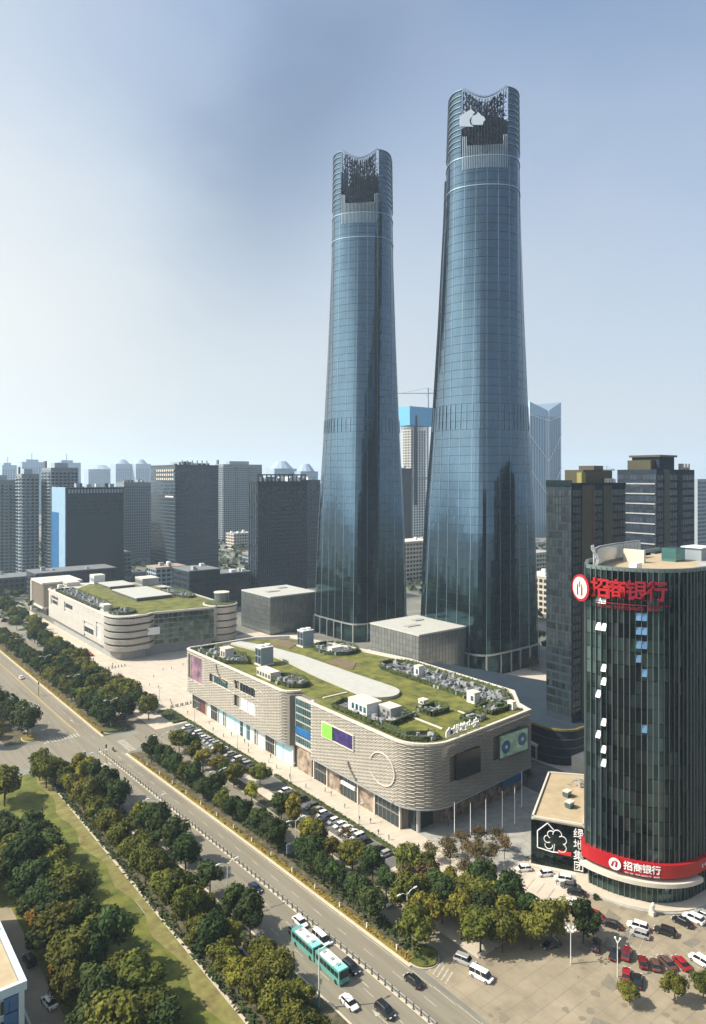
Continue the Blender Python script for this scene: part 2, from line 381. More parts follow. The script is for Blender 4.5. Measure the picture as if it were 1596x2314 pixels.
# pavements
a = MB()
a.quad((124.6, 100, .05), (137, 100, .05), (137, 292, .05), (124.6, 292, .05)); a.quad((111, 270, .03), (125, 270, .03), (125, 385, .03), (111, 385, .03)); a.quad((124, 292, .05), (250, 292, .05), (250, 400, .05), (124, 400, .05))
a.quad((123, 400, .05), (136, 400, .05), (136, 600, .05), (123, 600, .05)); a.quad((111, 204, .035), (124.6, 204, .035), (124.6, 211, .035), (111, 211, .035)); a.quad((111, 100, .03), (118, 100, .03), (118, 256, .03), (111, 256, .03))
a.quad((118, 100, .03), (124.6, 100, .03), (124.6, 137, .03), (118, 137, .03)); struct('pavement', a, 'paving')
a = MB(); a.quad((137, 119, .05), (188, 119, .05), (188, 150, .05), (137, 150, .05)); struct('plaza', a, 'paving_grey')
a = MB(); a.quad((137, 100, .045), (162, 100, .045), (150, 119, .045), (137, 119, .045)); a.quad((205, 120, .03), (300, 120, .03), (300, 320, .03), (205, 320, .03)); struct('pavement_apron', a, 'paving')
a = MB(); a.quad((183, 119, .06), (203, 110, .06), (209, 300, .06), (196, 300, .06)); struct('back_street', a, 'asphalt_dark')
# the bank's forecourt
a = MB(); a.quad((99, 20, .012), (240, 20, .012), (240, 104, .012), (99.6, 104, .012)); a.quad((111, 104, .014), (160, 104, .014), (150, 119, .014), (111, 119, .014)); struct('forecourt', a, 'lot')
# park: lawn, dry verge, park road, pavers
a = MB(); a.quad((20, 60, .03), (62.2, 60, .03), (62.2, 256, .03), (20, 256, .03)); struct('lawn', a, 'lawn')
a = MB()
for i in range(40):
    u = 60+i*4.9; v = u+4.9; w0 = 61.2+1.0*math.sin(i*1.3)+.5*math.sin(i*.37); w1 = 61.2+1.0*math.sin(i*1.3+1.3)+.5*math.sin(i*.37+.37)
    a.quad((w0, u, .045), (64.3, u, .045), (64.3, v, .045), (w1, v, .045))
struct('dry_verge', a, 'lawn_dry')
a = MB(); a.quad((64.3, 60, .04), (73.5, 60, .04), (73.5, 252, .04), (64.3, 252, .04)); struct('park_soil', a, 'soil')
a = MB(); a.quad((73.4, 60, .14), (74.1, 60, .14), (74.1, 246, .14), (73.4, 246, .14)); a.quad((64.2, 60, .06), (64.9, 60, .06), (64.9, 240, .06), (64.2, 240, .06)); struct('footpath', a, 'paving')
a = MB(); a.quad((30.8, 60, .05), (38.6, 60, .05), (38.6, 180, .05), (30.8, 180, .05)); struct('park_road', a, 'lot')
# painted markings
a = MB()
def stripe(x0, x1, y0, y1, z=.02): a.quad((x0, y0, z), (x1, y0, z), (x1, y1, z), (x0, y1, z))
for i in range(90):
    y = 42+i*9
    if 256 < y < 276: continue
    for fx in ((rk(y)+med(y))/2, lk(y)+(med(y)-lk(y))*.33, lk(y)+(med(y)-lk(y))*.66) if y < 560 else ():
        stripe(fx-.07, fx+.07, y, y+3.2)
for i in range(100):
    y = 40+i*6
    if not 252 < y < 280: stripe(rk(y)-.75, rk(y)-.6, y, y+6.0)
for i in range(11): x = 72.3+i*1.25; stripe(x, x+.62, 281.2, 285.2)
for i in range(9): y = 254.6+i*1.5; stripe(94.6, 97.6, y, y+.75)
for i in range(8): x = 75.2+i*1.4; stripe(x, x+.7, 246.5, 249.6)
for sx, sy in ((84.7, 97), (87.9, 107.5), (88, 297)):   # lane arrows
    stripe(sx-.1, sx+.1, sy, sy+4, .021); a.tri((sx-.55, sy+4, .021), (sx+.55, sy+4, .021), (sx, sy+6, .021))
for i in range(7): y = 99+i*1.15; a.quad((100.5, y, .022), (104, y+1.4, .022), (104, y+1.75, .022), (100.5, y+.35, .022))
for i in range(20): stripe(119, 124.2, 141+i*2.85-.05, 141+i*2.85+.05, .03)
for i in range(20): stripe(119, 124.2, 212+i*2.95-.05, 212+i*2.95+.05, .03)
for i in range(14): stripe(133.5+i*2.75, 133.6+i*2.75, 74-i*.9, 79-i*.9, .025)
struct('road_markings', a, 'mark')
a = MB()
for i in range(60):
    y = 286+i*6
    for dx in (-.2, .2): stripe(med(y)+dx-.07, med(y)+dx+.07, y, y+6.1)
struct('centre_line', a, 'mark_yellow')
a = MB()   # joints between the big pavers
for i in range(95):
    y = 102+i*2.0
    a.quad((126.8, y, .056), (134.6, y, .056), (134.6, y+.06, .056), (126.8, y+.06, .056))
for i in range(26): x = 126+i*4.0; a.quad((x, 293, .056), (x+.1, 293, .056), (x+.1, 380, .056), (x, 380, .056))
for i in range(22): y = 293+i*4.0; a.quad((125, y, .058), (232, y, .058), (232, y+.1, .058), (125, y+.1, .058))
for i in range(16): x = 137+i*3.2; a.quad((x, 119, .056), (x+.15, 119, .056), (x+14, 146, .056), (x+13.85, 146, .056))
struct('paver_joints', a, 'joint')
rw = random.Random(8)
a = MB()     # slab joints of the forecourt
for i in range(24): y = 22+i*3.6; a.quad((100, y, .026), (215, y, .026), (215, y+.07, .026), (100, y+.07, .026))
for i in range(26): x = 101+i*4.4; a.quad((x, 22, .029), (x+.07, 22, .029), (x+.07, 103, .029), (x, 103, .029))
struct('slab_joints', a, 'joint_lot')
a = MB()     # stains, tyre marks and repairs
def blot(cx, cy, r, z, sx=1.0, sy=1.0):
    n = 11; P = [(cx+r*sx*rw.uniform(.6, 1.2)*math.cos(6.283*k/n), cy+r*sy*rw.uniform(.6, 1.2)*math.sin(6.283*k/n), z) for k in range(n)]; k0 = len(a.v); a.v += P; a.f.append(tuple(range(k0, k0+n))); a.mi.append(0)
for i in range(90): blot(rw.uniform(101, 170), rw.uniform(50, 102), rw.uniform(.25, 1.1), .033+i*.0004)
for i in range(46): y = rw.uniform(60, 380); blot(rw.uniform(lk(y)+1, rk(y)-1), y, rw.uniform(.2, .7), .026+i*.0004, 1, 2.5)
for i in range(12): y = rw.uniform(90, 330); blot(rw.uniform(lk(y)+1.5, rk(y)-2), y, .42, .046)
struct('stains', a, 'stain')
a = MB()
for i in range(16): y = rw.uniform(80, 400); x = rw.choice((lk(y)+2, (lk(y)+med(y))/2, rk(y)-3)); w_, l_ = rw.uniform(1, 2.2), rw.uniform(3, 12); a.quad((x, y, .012), (x+w_, y, .012), (x+w_, y+l_, .012), (x, y+l_, .012))
for i in range(9): x = rw.uniform(103, 160); y = rw.uniform(60, 98); a.quad((x, y, .036), (x+rw.uniform(2, 6), y, .036), (x+4, y+rw.uniform(1, 4), .036), (x, y+2.5, .036))
struct('road_patches', a, 'patch')
a = MB()     # painted bays of the forecourt rows
for i in range(12): x = 131.5+i*2.7; y = 87-i*1.75; a.quad((x, y, .045), (x+.1, y+.04, .045), (x-1.9, y-4.6, .045), (x-2.0, y-4.64, .045))
for i in range(13): y = 78+i*2.9; a.quad((139.6, y, .045), (139.6, y+.1, .045), (144.6, y+1.6, .045), (144.6, y+1.5, .045))
struct('bay_lines', a, 'mark')
# round grass island by the forecourt
t = thing('grass_island', 'oval clipped grass island with dark hedge rim, near end of the service road', 'planting island', (102.2, 107, 0))
pts = [(102.2+3.4*math.cos(i*math.pi/12), 107.4+3.6*math.sin(i*math.pi/12)) for i in range(24)]
MB().prism(pts, .0, .2).build('kerb', 'kerb', t); MB().prism([(102.2+(x-102.2)*.93, 107.4+(y-107.4)*.93) for x, y in pts], .1, .5).build('grass', 'roof_lawn', t)
MB().prism([(x, y) for x, y in arc(102.2, 107.4, 3.1, 3.3, -70, 60, 10)]+[(x, y) for x, y in arc(102.2, 107.4, 2.5, 2.7, 60, -70, 10)], .1, .9).build('hedge', 'hedge_green', t)
t = thing('grass_island', 'small round hedge island with a yellow rim beside the zebra crossing', 'planting island', (69.3, 288.5, 0))
pts = [(69.2+3.0*math.cos(i*math.pi/12), 290.4+4*math.sin(i*math.pi/12)) for i in range(24)]
MB().prism(pts, .0, .25).build('kerb', 'kerb', t); MB().prism([(69.2+(x-69.2)*.9, 290.4+(y-290.4)*.9) for x, y in pts], .2, .7).build('hedge', 'hedge_ochre', t)
t = thing('grass_island', 'dark hedge island rounding the far corner of the right side street', 'planting island', (98, 279, 0))
pts = [(98+4.5*math.cos(i*math.pi/12), 279+3.2*math.sin(i*math.pi/12)) for i in range(24)]
MB().prism(pts, .0, .25).build('kerb', 'kerb', t); MB().prism([(98+(x-98)*.92, 279+(y-279)*.92) for x, y in pts], .2, .9).build('hedge', 'hedge_green', t)
# leafy hedges
def leafy(mb, x, y, z, s, up=.4):
    a = random.uniform(0, 6.28); b = random.uniform(-.6, 1.2); u = Vector((math.cos(a), math.sin(a), random.uniform(-.5, .5))).normalized(); v = Vector((-math.sin(a)*math.cos(b), math.cos(a)*math.cos(b), math.sin(b)))
    c = Vector((x, y, z)); u *= s*.5; v *= s*.5; mb.quad(c-u-v, c+u-v, c+u+v, c-u+v)
def hedge(name, label, fx, y0, y1, w, h, m, dens=5, zb=.1):
    mb = MB(); n = int((y1-y0)/3)
    for i in range(n):
        u, v = lerp(y0, y1, i/n), lerp(y0, y1, (i+1)/n); x0, x1 = fx(u), fx(v)
        mb.hexa([(x0, u, zb), (x0+w, u, zb), (x1+w, v, zb), (x1, v, zb)], [(x0+.08, u, h*.85), (x0+w-.08, u, h*.85), (x1+w-.08, v, h*.85), (x1+.08, v, h*.85)])
    for _ in range(int((y1-y0)*w*dens)):
        y = random.uniform(y0, y1); leafy(mb, fx(y)+random.uniform(0, w), y, h*random.uniform(.75, 1.1), random.uniform(.3, .55))
    return tag(mb.build(name, m), label, 'hedge', kind='stuff')
hedge('hedge', 'low ochre hedge edging the right kerb between the forecourt and the junction', lambda y: rk(y)+.6, 108, 251, 1.3, .7, 'hedge_ochre', 6)
hedge('hedge', 'low yellow-green hedge edging the right kerb beyond the junction', lambda y: rk(y)+.6, 279, 560, 1.6, .7, 'hedge_ochre', 4)
hedge('hedge', 'yellow flowering strip along the thin path under the left kerb trees', lambda y: 74.2, 90, 244, 1.1, .6, 'flower', 5)
hedge('hedge', 'dark clipped hedge between the near parked cars and the mall walk', lambda y: 124.7, 139, 203, 1.2, 1.0, 'hedge_green', 6)
hedge('hedge', 'dark clipped hedge between the far parked cars and the mall walk', lambda y: 124.7, 212, 271, 1.2, 1.0, 'hedge_green', 6)
hedge('hedge', 'broad dark planting bed at the plaza end of the mall walk', lambda y: 119.5, 272, 289, 6.5, .8, 'hedge_green', 4)
hedge('hedge', 'wide dark planter closing the parking lane beside the shop walk', lambda y: 119, 204.5, 211, 6.0, .9, 'hedge_green', 4)
hedge('hedge', 'planting bed beside the walk in front of the far pale mall', lambda y: 116.5, 372, 386, 6.5, .8, 'hedge_green', 4)
hedge('hedge', 'dark planting bed in front of the annex of the far pale mall', lambda y: 117.5, 470, 520, 5, .8, 'hedge_green', 3)
# median fence: rails and posts
t = thing('median_fence', 'long white and dark railing fence down the middle of the boulevard', 'fence', (med(94), 94, 0))
mb = MB()
for i in range(0, 84):
    u, v = 92+i*2.02, 92+(i+1)*2.02
    mb.bar((med(u), u, 1.0), (med(v), v, 1.0), .10); 
mb.build('top_rail', 'fence_paint', t)
mb = MB()
for i in range(0, 84):
    u, v = 92+i*2.02, 92+(i+1)*2.02
    mb.bar((med(u), u, .35), (med(v), v, .35), .09)
mb.build('bottom_rail', 'fence_paint', t)
pm = MB().box(-.12, .12, -.12, .12, 0, 1.15).box(-.2, .2, -.2, .2, 0, .18).mesh('post', 'grey_dark')
for i in range(85): y = 92+i*2.02; inst('post', pm, t, (med(y)-med(94), y-94, 0))
mb = MB()
for i in range(620): y = 92.2+i*.27; mb.cbox(med(y), y, .35, .05, .05, .62)
mb.build('balusters', 'fence_paint', t, kind='stuff')
mb = MB()
strip(mb, lambda y: med(y)-.35, lambda y: med(y)+.35, 90, 262, .03); struct('median_strip', mb, 'kerb')

# ------------------------------------------------------------------ twin towers
def tower(name, label, cx, cy, H, a, b, prof, zroof, slot_th, ni=88, fl=4.45, emblem=False, lean=2.6, ext=None):
    t = thing(name, label, 'skyscraper', (cx, cy, 0), 'twin glass skyscrapers')
    def rad(th, z):
        c, s = abs(math.cos(th)), abs(math.sin(th)); rs = a/((c**7+s**7)**(1/7))
        c, s = abs(math.cos(th-math.pi/4)), abs(math.sin(th-math.pi/4)); rd = b/((c**3.2+s**3.2)**(1/3.2))
        return lerp(rs, rd, interp(prof, z))
    def pt(th, z, d=0):
        r = rad(th, z)+d; k = lean*z/H
        return (cx+r*math.cos(th)+.7885*k, cy+r*math.sin(th)-.615*k, z)
    nf = round(zroof/fl); dz = zroof/nf; A = [2*math.pi*i/ni for i in range(ni+1)]
    core = MB()
    for k in range(0, nf, 2):
        z0, z1 = k*dz, min(zroof, (k+2)*dz)
        for i in range(ni): core.quad(pt(A[i], z0, -.25), pt(A[i+1], z0, -.25), pt(A[i+1], z1, -.25), pt(A[i], z1, -.25))
    n = len(core.v); core.v += [pt(A[i], zroof, -.25) for i in range(ni)]; core.f.append(tuple(range(n, n+ni))); core.mi.append(0)
    core.build('core_wall', 'tower_core', t)
    sl = slot_th % (2*math.pi); si = int(sl/(2*math.pi)*ni)
    mech = [(k) for k in range(nf) if 127 < (k+.5)*dz < 139]
    sk = lambda i, k: (i == si and 10 < k < nf-3)
    vis = R(225)
    def key(c):
        d = abs(((2*math.pi*(c[0]+.5)/ni)-vis+math.pi) % (2*math.pi)-math.pi); return (c[1] < 12, d > 1.3, c[1])
    panes(t, 'glass_pane', lambda i, k: pt(2*math.pi*i/ni, k*dz), ni, nf, ['tower_glass', 'tower_glass_reflect_dark'], gi=.02, gk=.022, off=.02, th=.15, jit=.022, key=key, skip=sk, mfn=lambda i, k: 1 if k < 9+(i*7 % 5) else 0)
    # slot that runs up the seam of the facade, with its protruding lip
    mb = MB()
    for k in range(10, nf-3): mb.quad(pt(A[si], k*dz, -.2), pt(A[si+1], k*dz, -.2), pt(A[si+1], (k+1)*dz, -.2), pt(A[si], (k+1)*dz, -.2))
    mb.build('dark_slot', 'slot', t)
    mb = MB()
    for k in range(10, nf-1):
        p = [pt(A[si+1], k*dz, .02), pt(A[si+1]+.004, k*dz, .9), pt(A[si+1]+.02, k*dz, .9), pt(A[si+1]+.02, k*dz, .02)]; q = [pt(A[si+1], (k+1)*dz, .02), pt(A[si+1]+.004, (k+1)*dz, .9), pt(A[si+1]+.02, (k+1)*dz, .9), pt(A[si+1]+.02, (k+1)*dz, .02)]
        mb.hexa(p, q)
    mb.build('slot_lip', 'slot', t)
    # slim vertical fins
    for i in range(0, ni, 4):
        mb = MB(); th = A[i]; e = .06/20
        for k in range(0, nf, 2):
            z0, z1 = k*dz, min(zroof, (k+2)*dz)
            mb.hexa([pt(th-e, z0, .0), pt(th-e, z0, .2), pt(th+e, z0, .2), pt(th+e, z0, .0)], [pt(th-e, z1, .0), pt(th-e, z1, .2), pt(th+e, z1, .2), pt(th+e, z1, .0)])
        mb.build('fin', 'fin', t)
    # louvred plant-room bands
    for z0, z1, nm in ((mech[0]*dz, (mech[-1]+1)*dz, 'plant_louvre'), ):
        mb = MB()
        for i in range(ni*2):
            if i % 4: continue
            th = 2*math.pi*i/ni/2; mb.hexa([pt(th, z0+.3, 0), pt(th, z0+.3, .4), pt(th+.004, z0+.3, .4), pt(th+.004, z0+.3, 0)], [pt(th, z1-.3, 0), pt(th, z1-.3, .4), pt(th+.004, z1-.3, .4), pt(th+.004, z1-.3, 0)])
        mb.build(nm, 'fin_dark', t, kind='stuff')
    # belt lines near the shoulder
    for z in (zroof-16, zroof-.6):
        mb = MB()
        for i in range(ni): mb.hexa([pt(A[i], z, 0), pt(A[i], z, .4), pt(A[i+1], z, .4), pt(A[i+1], z, 0)], [pt(A[i], z+.5, 0), pt(A[i], z+.5, .4), pt(A[i+1], z+.5, .4), pt(A[i+1], z+.5, 0)])
        mb.build('belt', 'fin', t)
    # crown: glass shell on the four sides, open corners filled with steel lattice
    def rim(th): return H-5.5*(1-min(1, dang(th)/R(33))**1.7)
    dang = lambda th: abs((th-math.pi/4+math.pi/2) % math.pi-math.pi/2)   # 0 at the centre of either opening
    def opn(th): return dang(th) < R(34)
    n2 = 144; nk = 12
    def cp(i, k, d=0): th = 2*math.pi*i/n2; z0 = zroof; return pt(th, lerp(z0, rim(th), k/nk), d)
    mb = MB()
    for i in range(n2):
        th = 2*math.pi*(i+.5)/n2
        for k in range(nk):
            if opn(th): continue
            q = [Vector(cp(i+.06, k+.05)), Vector(cp(i+.94, k+.05)), Vector(cp(i+.94, k+.95)), Vector(cp(i+.06, k+.95))]; w = [Vector(cp(i+.06, k+.05, -.2)), Vector(cp(i+.94, k+.05, -.2)), Vector(cp(i+.94, k+.95, -.2)), Vector(cp(i+.06, k+.95, -.2))]
            mb.hexa([w[0], w[1], q[1], q[0]], [w[3], w[2], q[2], q[3]])
    mb.build('crown_glass', 'tower_glass', t)
    for k in range(2, nk+1, 1):      # horizontal ribs standing proud of the crown sides
        mb = MB()
        for i in range(n2):
            th = 2*math.pi*(i+.5)/n2
            if opn(th) and k < nk:
                if mb.f: mb.build('crown_rib', 'fin', t); mb = MB()
                continue
            p = lambda i, d, e: (lambda q: (q[0], q[1], q[2]+e))(cp(i, k, d))
            mb.hexa([p(i, -.3, 0), p(i, .55, 0), p(i+1, .55, 0), p(i+1, -.3, 0)], [p(i, -.3, .18), p(i, .55, .18), p(i+1, .55, .18), p(i+1, -.3, .18)])
        if mb.f: mb.build('crown_rib', 'fin', t)
    mb = MB()                        # bright vertical louvres at the foot of each opening
    for i in range(n2*2):
        th = 2*math.pi*i/n2/2
        if not opn(th): continue
        if i % 2 == 0:
            z1 = lerp(zroof, rim(th), .30 if dang(th) > R(27) else .16)
            mb.hexa([pt(th, zroof-7, 0), pt(th, zroof-7, .5), pt(th+.014, zroof-7, .5), pt(th+.014, zroof-7, 0)], [pt(th, z1, 0), pt(th, z1, .5), pt(th+.014, z1, .5), pt(th+.014, z1, 0)])
    mb.build('opening_louvre', 'louvre_bright', t, kind='stuff')
    rr = random.Random(int(cx)); lat = MB()
    for layer, dd in ((0, -1.2), (1, -4.2), (2, -8)):
        cols = [i for i in range(n2) if opn(2*math.pi*(i+.5)/n2)]
        for i in cols:
            th = 2*math.pi*i/n2; zb = zroof+.2
            if i % 2 == 0 and layer < 2: lat.bar(pt(th, zb, dd), pt(th, rim(th)-.3, dd), .32)
            for k in range(1, 15):
                z = lerp(zb, rim(th), k/15)
                if rr.random() < (.62 if layer == 0 else .5): lat.bar(pt(th, z, dd), pt(th+2*math.pi/n2, z, dd), .30)
                if rr.random() < .30: lat.bar(pt(th, z, dd), pt(th+2*math.pi/n2, lerp(zb, rim(th), (k+1)/15), dd), .2)
                if rr.random() < .26:
                    lat.bar(pt(th, z, dd), pt(th, z, dd-3), .25)
                if rr.random() < (.16 if layer == 0 else .34)+.3*(1-k/15): # cladding bits
                    z2 = z+1.6; th2 = th+2*math.pi/n2*.8; lat.hexa([pt(th, z, dd), pt(th2, z, dd), pt(th2, z, dd-.1), pt(th, z, dd-.1)], [pt(th, z2, dd), pt(th2, z2, dd), pt(th2, z2, dd-.1), pt(th, z2, dd-.1)])
    lat.build('steel_lattice', 'steel', t, kind='stuff')
    mb = MB()
    for i in range(n2):              # comb of short posts on the rim
        th = 2*math.pi*i/n2
        if opn(th): mb.bar(pt(th, rim(th)-.2, -.3), pt(th, rim(th)+1.2, -.3), .2)
    mb.build('rim_comb', 'steel', t)
    mb = MB()
    for j in range(4):               # plant inside the crown, enlarged as a near-black mass to darken the openings
        th = R(45+90*j); p = pt(th, zroof, -12); mb.cbox(p[0], p[1], zroof, 9, 9, 20+2*j)
    mb.build('dark_plant_fill', 'core', t)
    # base: canopy line and lobby columns
    mb = MB()
    for i in range(ni): mb.hexa([pt(A[i], 10.5, 0), pt(A[i], 10.5, .7), pt(A[i+1], 10.5, .7), pt(A[i+1], 10.5, 0)], [pt(A[i], 11.3, 0), pt(A[i], 11.3, .7), pt(A[i+1], 11.3, .7), pt(A[i+1], 11.3, 0)])
    mb.build('lobby_canopy', 'metal', t)
    col = MB().box(-.3, .3, -.3, .3, 0, 10.5).mesh('lobby_column', 'metal')
    for i in range(0, ni, 4): p = pt(A[i], 0, .6); inst('lobby_column', col, t, (p[0]-cx, p[1]-cy, 0))
    if emblem:
        o = math.radians(225); vx = Vector((.7885, -.615)); c0 = Vector(pt(o, 286, 0)[:2]); p = c0-vx*7.0; nrm = Vector((-.615, -.7885))
        s = 1.28
        house = [(-5, -3.6), (.6, -3.6), (-.8, -2.7), (-1.2, -1.2), (-.6, 0), (.2, .6), (.2, 1.2), (1.0, 2.1), (-.6, 3.4), (-5, .7)]
        tree = [(.2, -2.9), (4.2, -2.9), (4.6, -1.4), (5.3, -.9), (4.6, .4), (3.4, .9), (2.9, 1.7), (2.2, 2.3), (1.5, 1.2), (.5, .9), (-.2, 0), (-.5, -1.3), (-.2, -2.4)]
        me = flat_shape([[(x*s, y*s) for x, y in house], [(x*s, y*s) for x, y in tree]], .5, 'sign_white_blue', 'emblem')
        o = bpy.data.objects.new('emblem', me); COL.objects.link(o); o.parent = t
        xa = Vector((0, 0, 1)).cross(Vector((*nrm, 0))); mt = Matrix(((xa.x, 0, nrm.x), (xa.y, 0, nrm.y), (0, 1, 0))).to_4x4()
        o.location = (p.x-cx+nrm.x*2.2, p.y-cy+nrm.y*2.2, 286); o.rotation_euler = mt.to_euler(); o['label'] = 'pale house and tree emblem'
        br = MB()
        for dx in (-4, 0, 4):
            q = p+vx*dx; br.bar((q.x, q.y, 285), (q.x+nrm.x*2.2, q.y+nrm.y*2.2, 285), .25); br.bar((q.x, q.y, 288), (q.x+nrm.x*2.2, q.y+nrm.y*2.2, 288), .25)
        br.build('bracket', 'steel', t)
    return t
PR = [(0, 0), (30, .06), (71, .19), (131, .48), (185, .69), (240, .87), (305, 1)]
tower('twin_tower', 'taller-looking glass tower on the right with a pale house emblem in its open crown', 292, 263, 303.5, 25.2, 18.5, PR, 268, R(222-92), emblem=True)
tower('twin_tower', 'glass tower on the left, with a step and dark slot down its right side', 287, 360, 305, 23.6, 18.4, PR, 266, R(222+34), lean=1.6, ni=84)

# ------------------------------------------------------------------ tiled mall halls
def skin(root, outline, z0, z1, rows, holes, name='tile_course', m='stone_tile', step=1.0, blk=2, deep=.45, indiv=True):
    """courses of staggered stone blocks along an outline (list of xy, outside on the right hand side going along)"""
    P = resample(outline, step); n = len(P); s = [0]
    for a, b in zip(P, P[1:]): s.append(s[-1]+math.dist(a, b))
    nr = []
    for i in range(n):
        a = P[max(0, i-1)]; b = P[min(n-1, i+1)]; d = Vector((b[0]-a[0], b[1]-a[1])).normalized(); nr.append((d.y, -d.x))
    def q(i, d): return (P[i][0]+nr[i][0]*d, P[i][1]+nr[i][1]*d)
    h = (z1-z0)/rows
    for r in range(rows):
        za = z0+r*h; mb = MB()
        for i in range(n-1):
            sm = (s[i]+s[i+1])/2; zm = za+h/2
            if any(a < sm < b and c < zm < d for a, b, c, d in holes):
                if mb.f: mb.build(name, m, root); mb = MB()
                continue
            out = ((i//blk)+r) % 2; d = deep if out else deep*.38
            e = .12 if (i//blk) != ((i+1)//blk) else 0
            a0, a1 = q(i, d*.55), q(i+1, d*.55); t0, t1 = q(i, d), q(i+1, d); w0, w1 = q(i, -.15), q(i+1, -.15)
            mb.hexa([(*w0, za+h*.18), (*a0, za+h*.18), (*a1, za+h*.18), (*w1, za+h*.18)][::1], [(*w0, za+h*.80), (*t0, za+h*.70), (*t1, za+h*.70), (*w1, za+h*.80)])
        if mb.f: mb.build(name, m, root)
    return s, P, nr
def wall_ring(mb, outline, z0, z1, d=0, holes=None, s=None):
    for i, (a, b) in enumerate(zip(outline, outline[1:])):
        mb.quad((*a, z0), (*b, z0), (*b, z1), (*a, z1))
def coping(root, outline, z, w=.5, h=.6, m='coping', name='parapet'):
    mb = MB()
    for a, b in zip(outline, outline[1:]):
        d = Vector((b[0]-a[0], b[1]-a[1])).normalized(); nx, ny = d.y, -d.x
        mb.hexa([(a[0]+nx*.4, a[1]+ny*.4, z), (b[0]+nx*.4, b[1]+ny*.4, z), (b[0]-nx*w, b[1]-ny*w, z), (a[0]-nx*w, a[1]-ny*w, z)], [(a[0]+nx*.4, a[1]+ny*.4, z+h), (b[0]+nx*.4, b[1]+ny*.4, z+h), (b[0]-nx*w, b[1]-ny*w, z+h), (a[0]-nx*w, a[1]-ny*w, z+h)])
    return mb.build(name, m, root)
def recess(root, axis, lo, hi, at, z0, z1, depth, m, name='window', bars=6):
    """window opening on a wall: axis 'W' wall x=at spanning y lo..hi; axis 'S' wall y=at spanning x lo..hi"""
    def bx(mb, a, b, c, d, e, f):    # a,b along, c,d outwards (negative = out), e,f z
        return mb.box(at+c, at+d, a, b, e, f) if axis == 'W' else mb.box(a, b, at+c, at+d, e, f)
    fr = MB()
    bx(fr, lo-.3, hi+.3, -.45, .2, z1, z1+.3); bx(fr, lo-.3, hi+.3, -.45, .2, z0-.3, z0); bx(fr, lo-.3, lo, -.45, .2, z0, z1); bx(fr, hi, hi+.3, -.45, .2, z0, z1)
    o = fr.build(name, 'coping', root)
    p = MB(); bx(p, lo, hi, depth-.45, depth-.3, z0, z1); p.build('pane', m, o)
    if bars:
        b = MB()
        for i in range(1, bars): c = lerp(lo, hi, i/bars); bx(b, c-.06, c+.06, depth-.6, depth-.45, z0, z1)
        b.build('mullion', 'metal', o)
    return o
# ---- front mall
malla = thing('shopping_mall', 'long front mall clad in staggered pale stone courses, with a planted roof and curved corner', 'shopping mall', (134, 140, 0))
O1 = [(134.2, 194), (132.6, 192), (132.6, 151)]+arc(143.6, 151.3, 11, 11, 181, 265, 12)+[(145, 140.4), (184, 143.6)]
O2 = [(137, 287.5), (134, 287.5), (132.2, 286), (132.2, 211)]+arc(138.2, 211, 6, 5.5, 180, 262, 7)
ZB, ZT = 8.2, 26
body = MB(); ROOF = [(133, 286.5), (133, 206), (136.6, 204), (136.6, 194.5), (133, 193), (133, 151), (134.2, 146.5), (137.5, 142.9), (143, 140.9), (183.6, 144), (186, 150), (195.6, 160), (196.4, 214), (190, 246), (181, 280), (166, 287)]
body.prism(ROOF, ZB-.6, 25.0); body.build('upper_body', 'stone_back', malla)
base = MB(); base.prism([(135.4, 286), (135.4, 150.5), (146, 146.5), (183, 147), (194, 162), (195, 213), (189, 245), (180, 279), (166, 285)], 0, ZB-.4); base.build('ground_floor', 'stone_back', malla)
h1 = [(8.5, 24.5, 17.2, 21.6)]; L1 = 192-151+2.5
ex = L1+16.4
h1 += [(ex+1.2, ex+11.8, 14.2, 21.4), (ex+21.2, ex+35.4, 14.8, 21.9)]
skin(malla, O1, ZB, ZT-.4, 34, h1)
h2 = [(3.6+3, 3.6+16, 13.6, 24.2), (26, 42, 17.0, 20.2), (47, 63, 18.8, 22.0), (47, 63, 12.2, 16.4)]
skin(malla, O2, ZB, ZT-.4, 34, h2)
coping(malla, O1, ZT-.4); coping(malla, O2, ZT-.4)
coping(malla, [(183.6, 143.6), (186, 150), (195.6, 160), (196.4, 214), (190, 246), (181, 280), (166, 287.3), (137, 287.5)], 25.0, h=1.1)
for oo in (O1, O2): coping(malla, oo, ZB-.55, w=1.2, h=.5, m='grey', name='soffit_edge')
for a, b, z0, z1, mt_, nm, bars in ((169.5, 185.5, 17.2, 21.6, 'screen_violet', 'billboard', 0), (244, 261, 17.0, 20.2, 'glass_teal', 'window', 9), (223, 239.5, 18.8, 22.0, 'glass_plain', 'window', 8), (223, 239.5, 12.2, 16.4, 'shop_white', 'billboard', 3), (270, 283, 13.6, 24.2, 'screen_purple', 'screen', 0)):
    recess(malla, 'W', a, b, 132.5, z0, z1, .25, mt_, nm, bars)
MB().box(132.0, 132.2, 180, 185.5, 17.2, 21.6).build('green_poster', 'screen_green', malla)
yw = 142
t0 = MB().box(146.4, 156.6, 140.1, 140.9, 14.2, 21.5); t0.build('led_screen', 'screen_dark', malla)
MB().box(166.5, 180.5, 141.7, 142.6, 14.6, 22).build('billboard_frame', 'grey_dark', malla)
bb = MB().box(167, 180, 141.5, 141.9, 15.0, 21.6).build('billboard', 'screen_sky', malla)
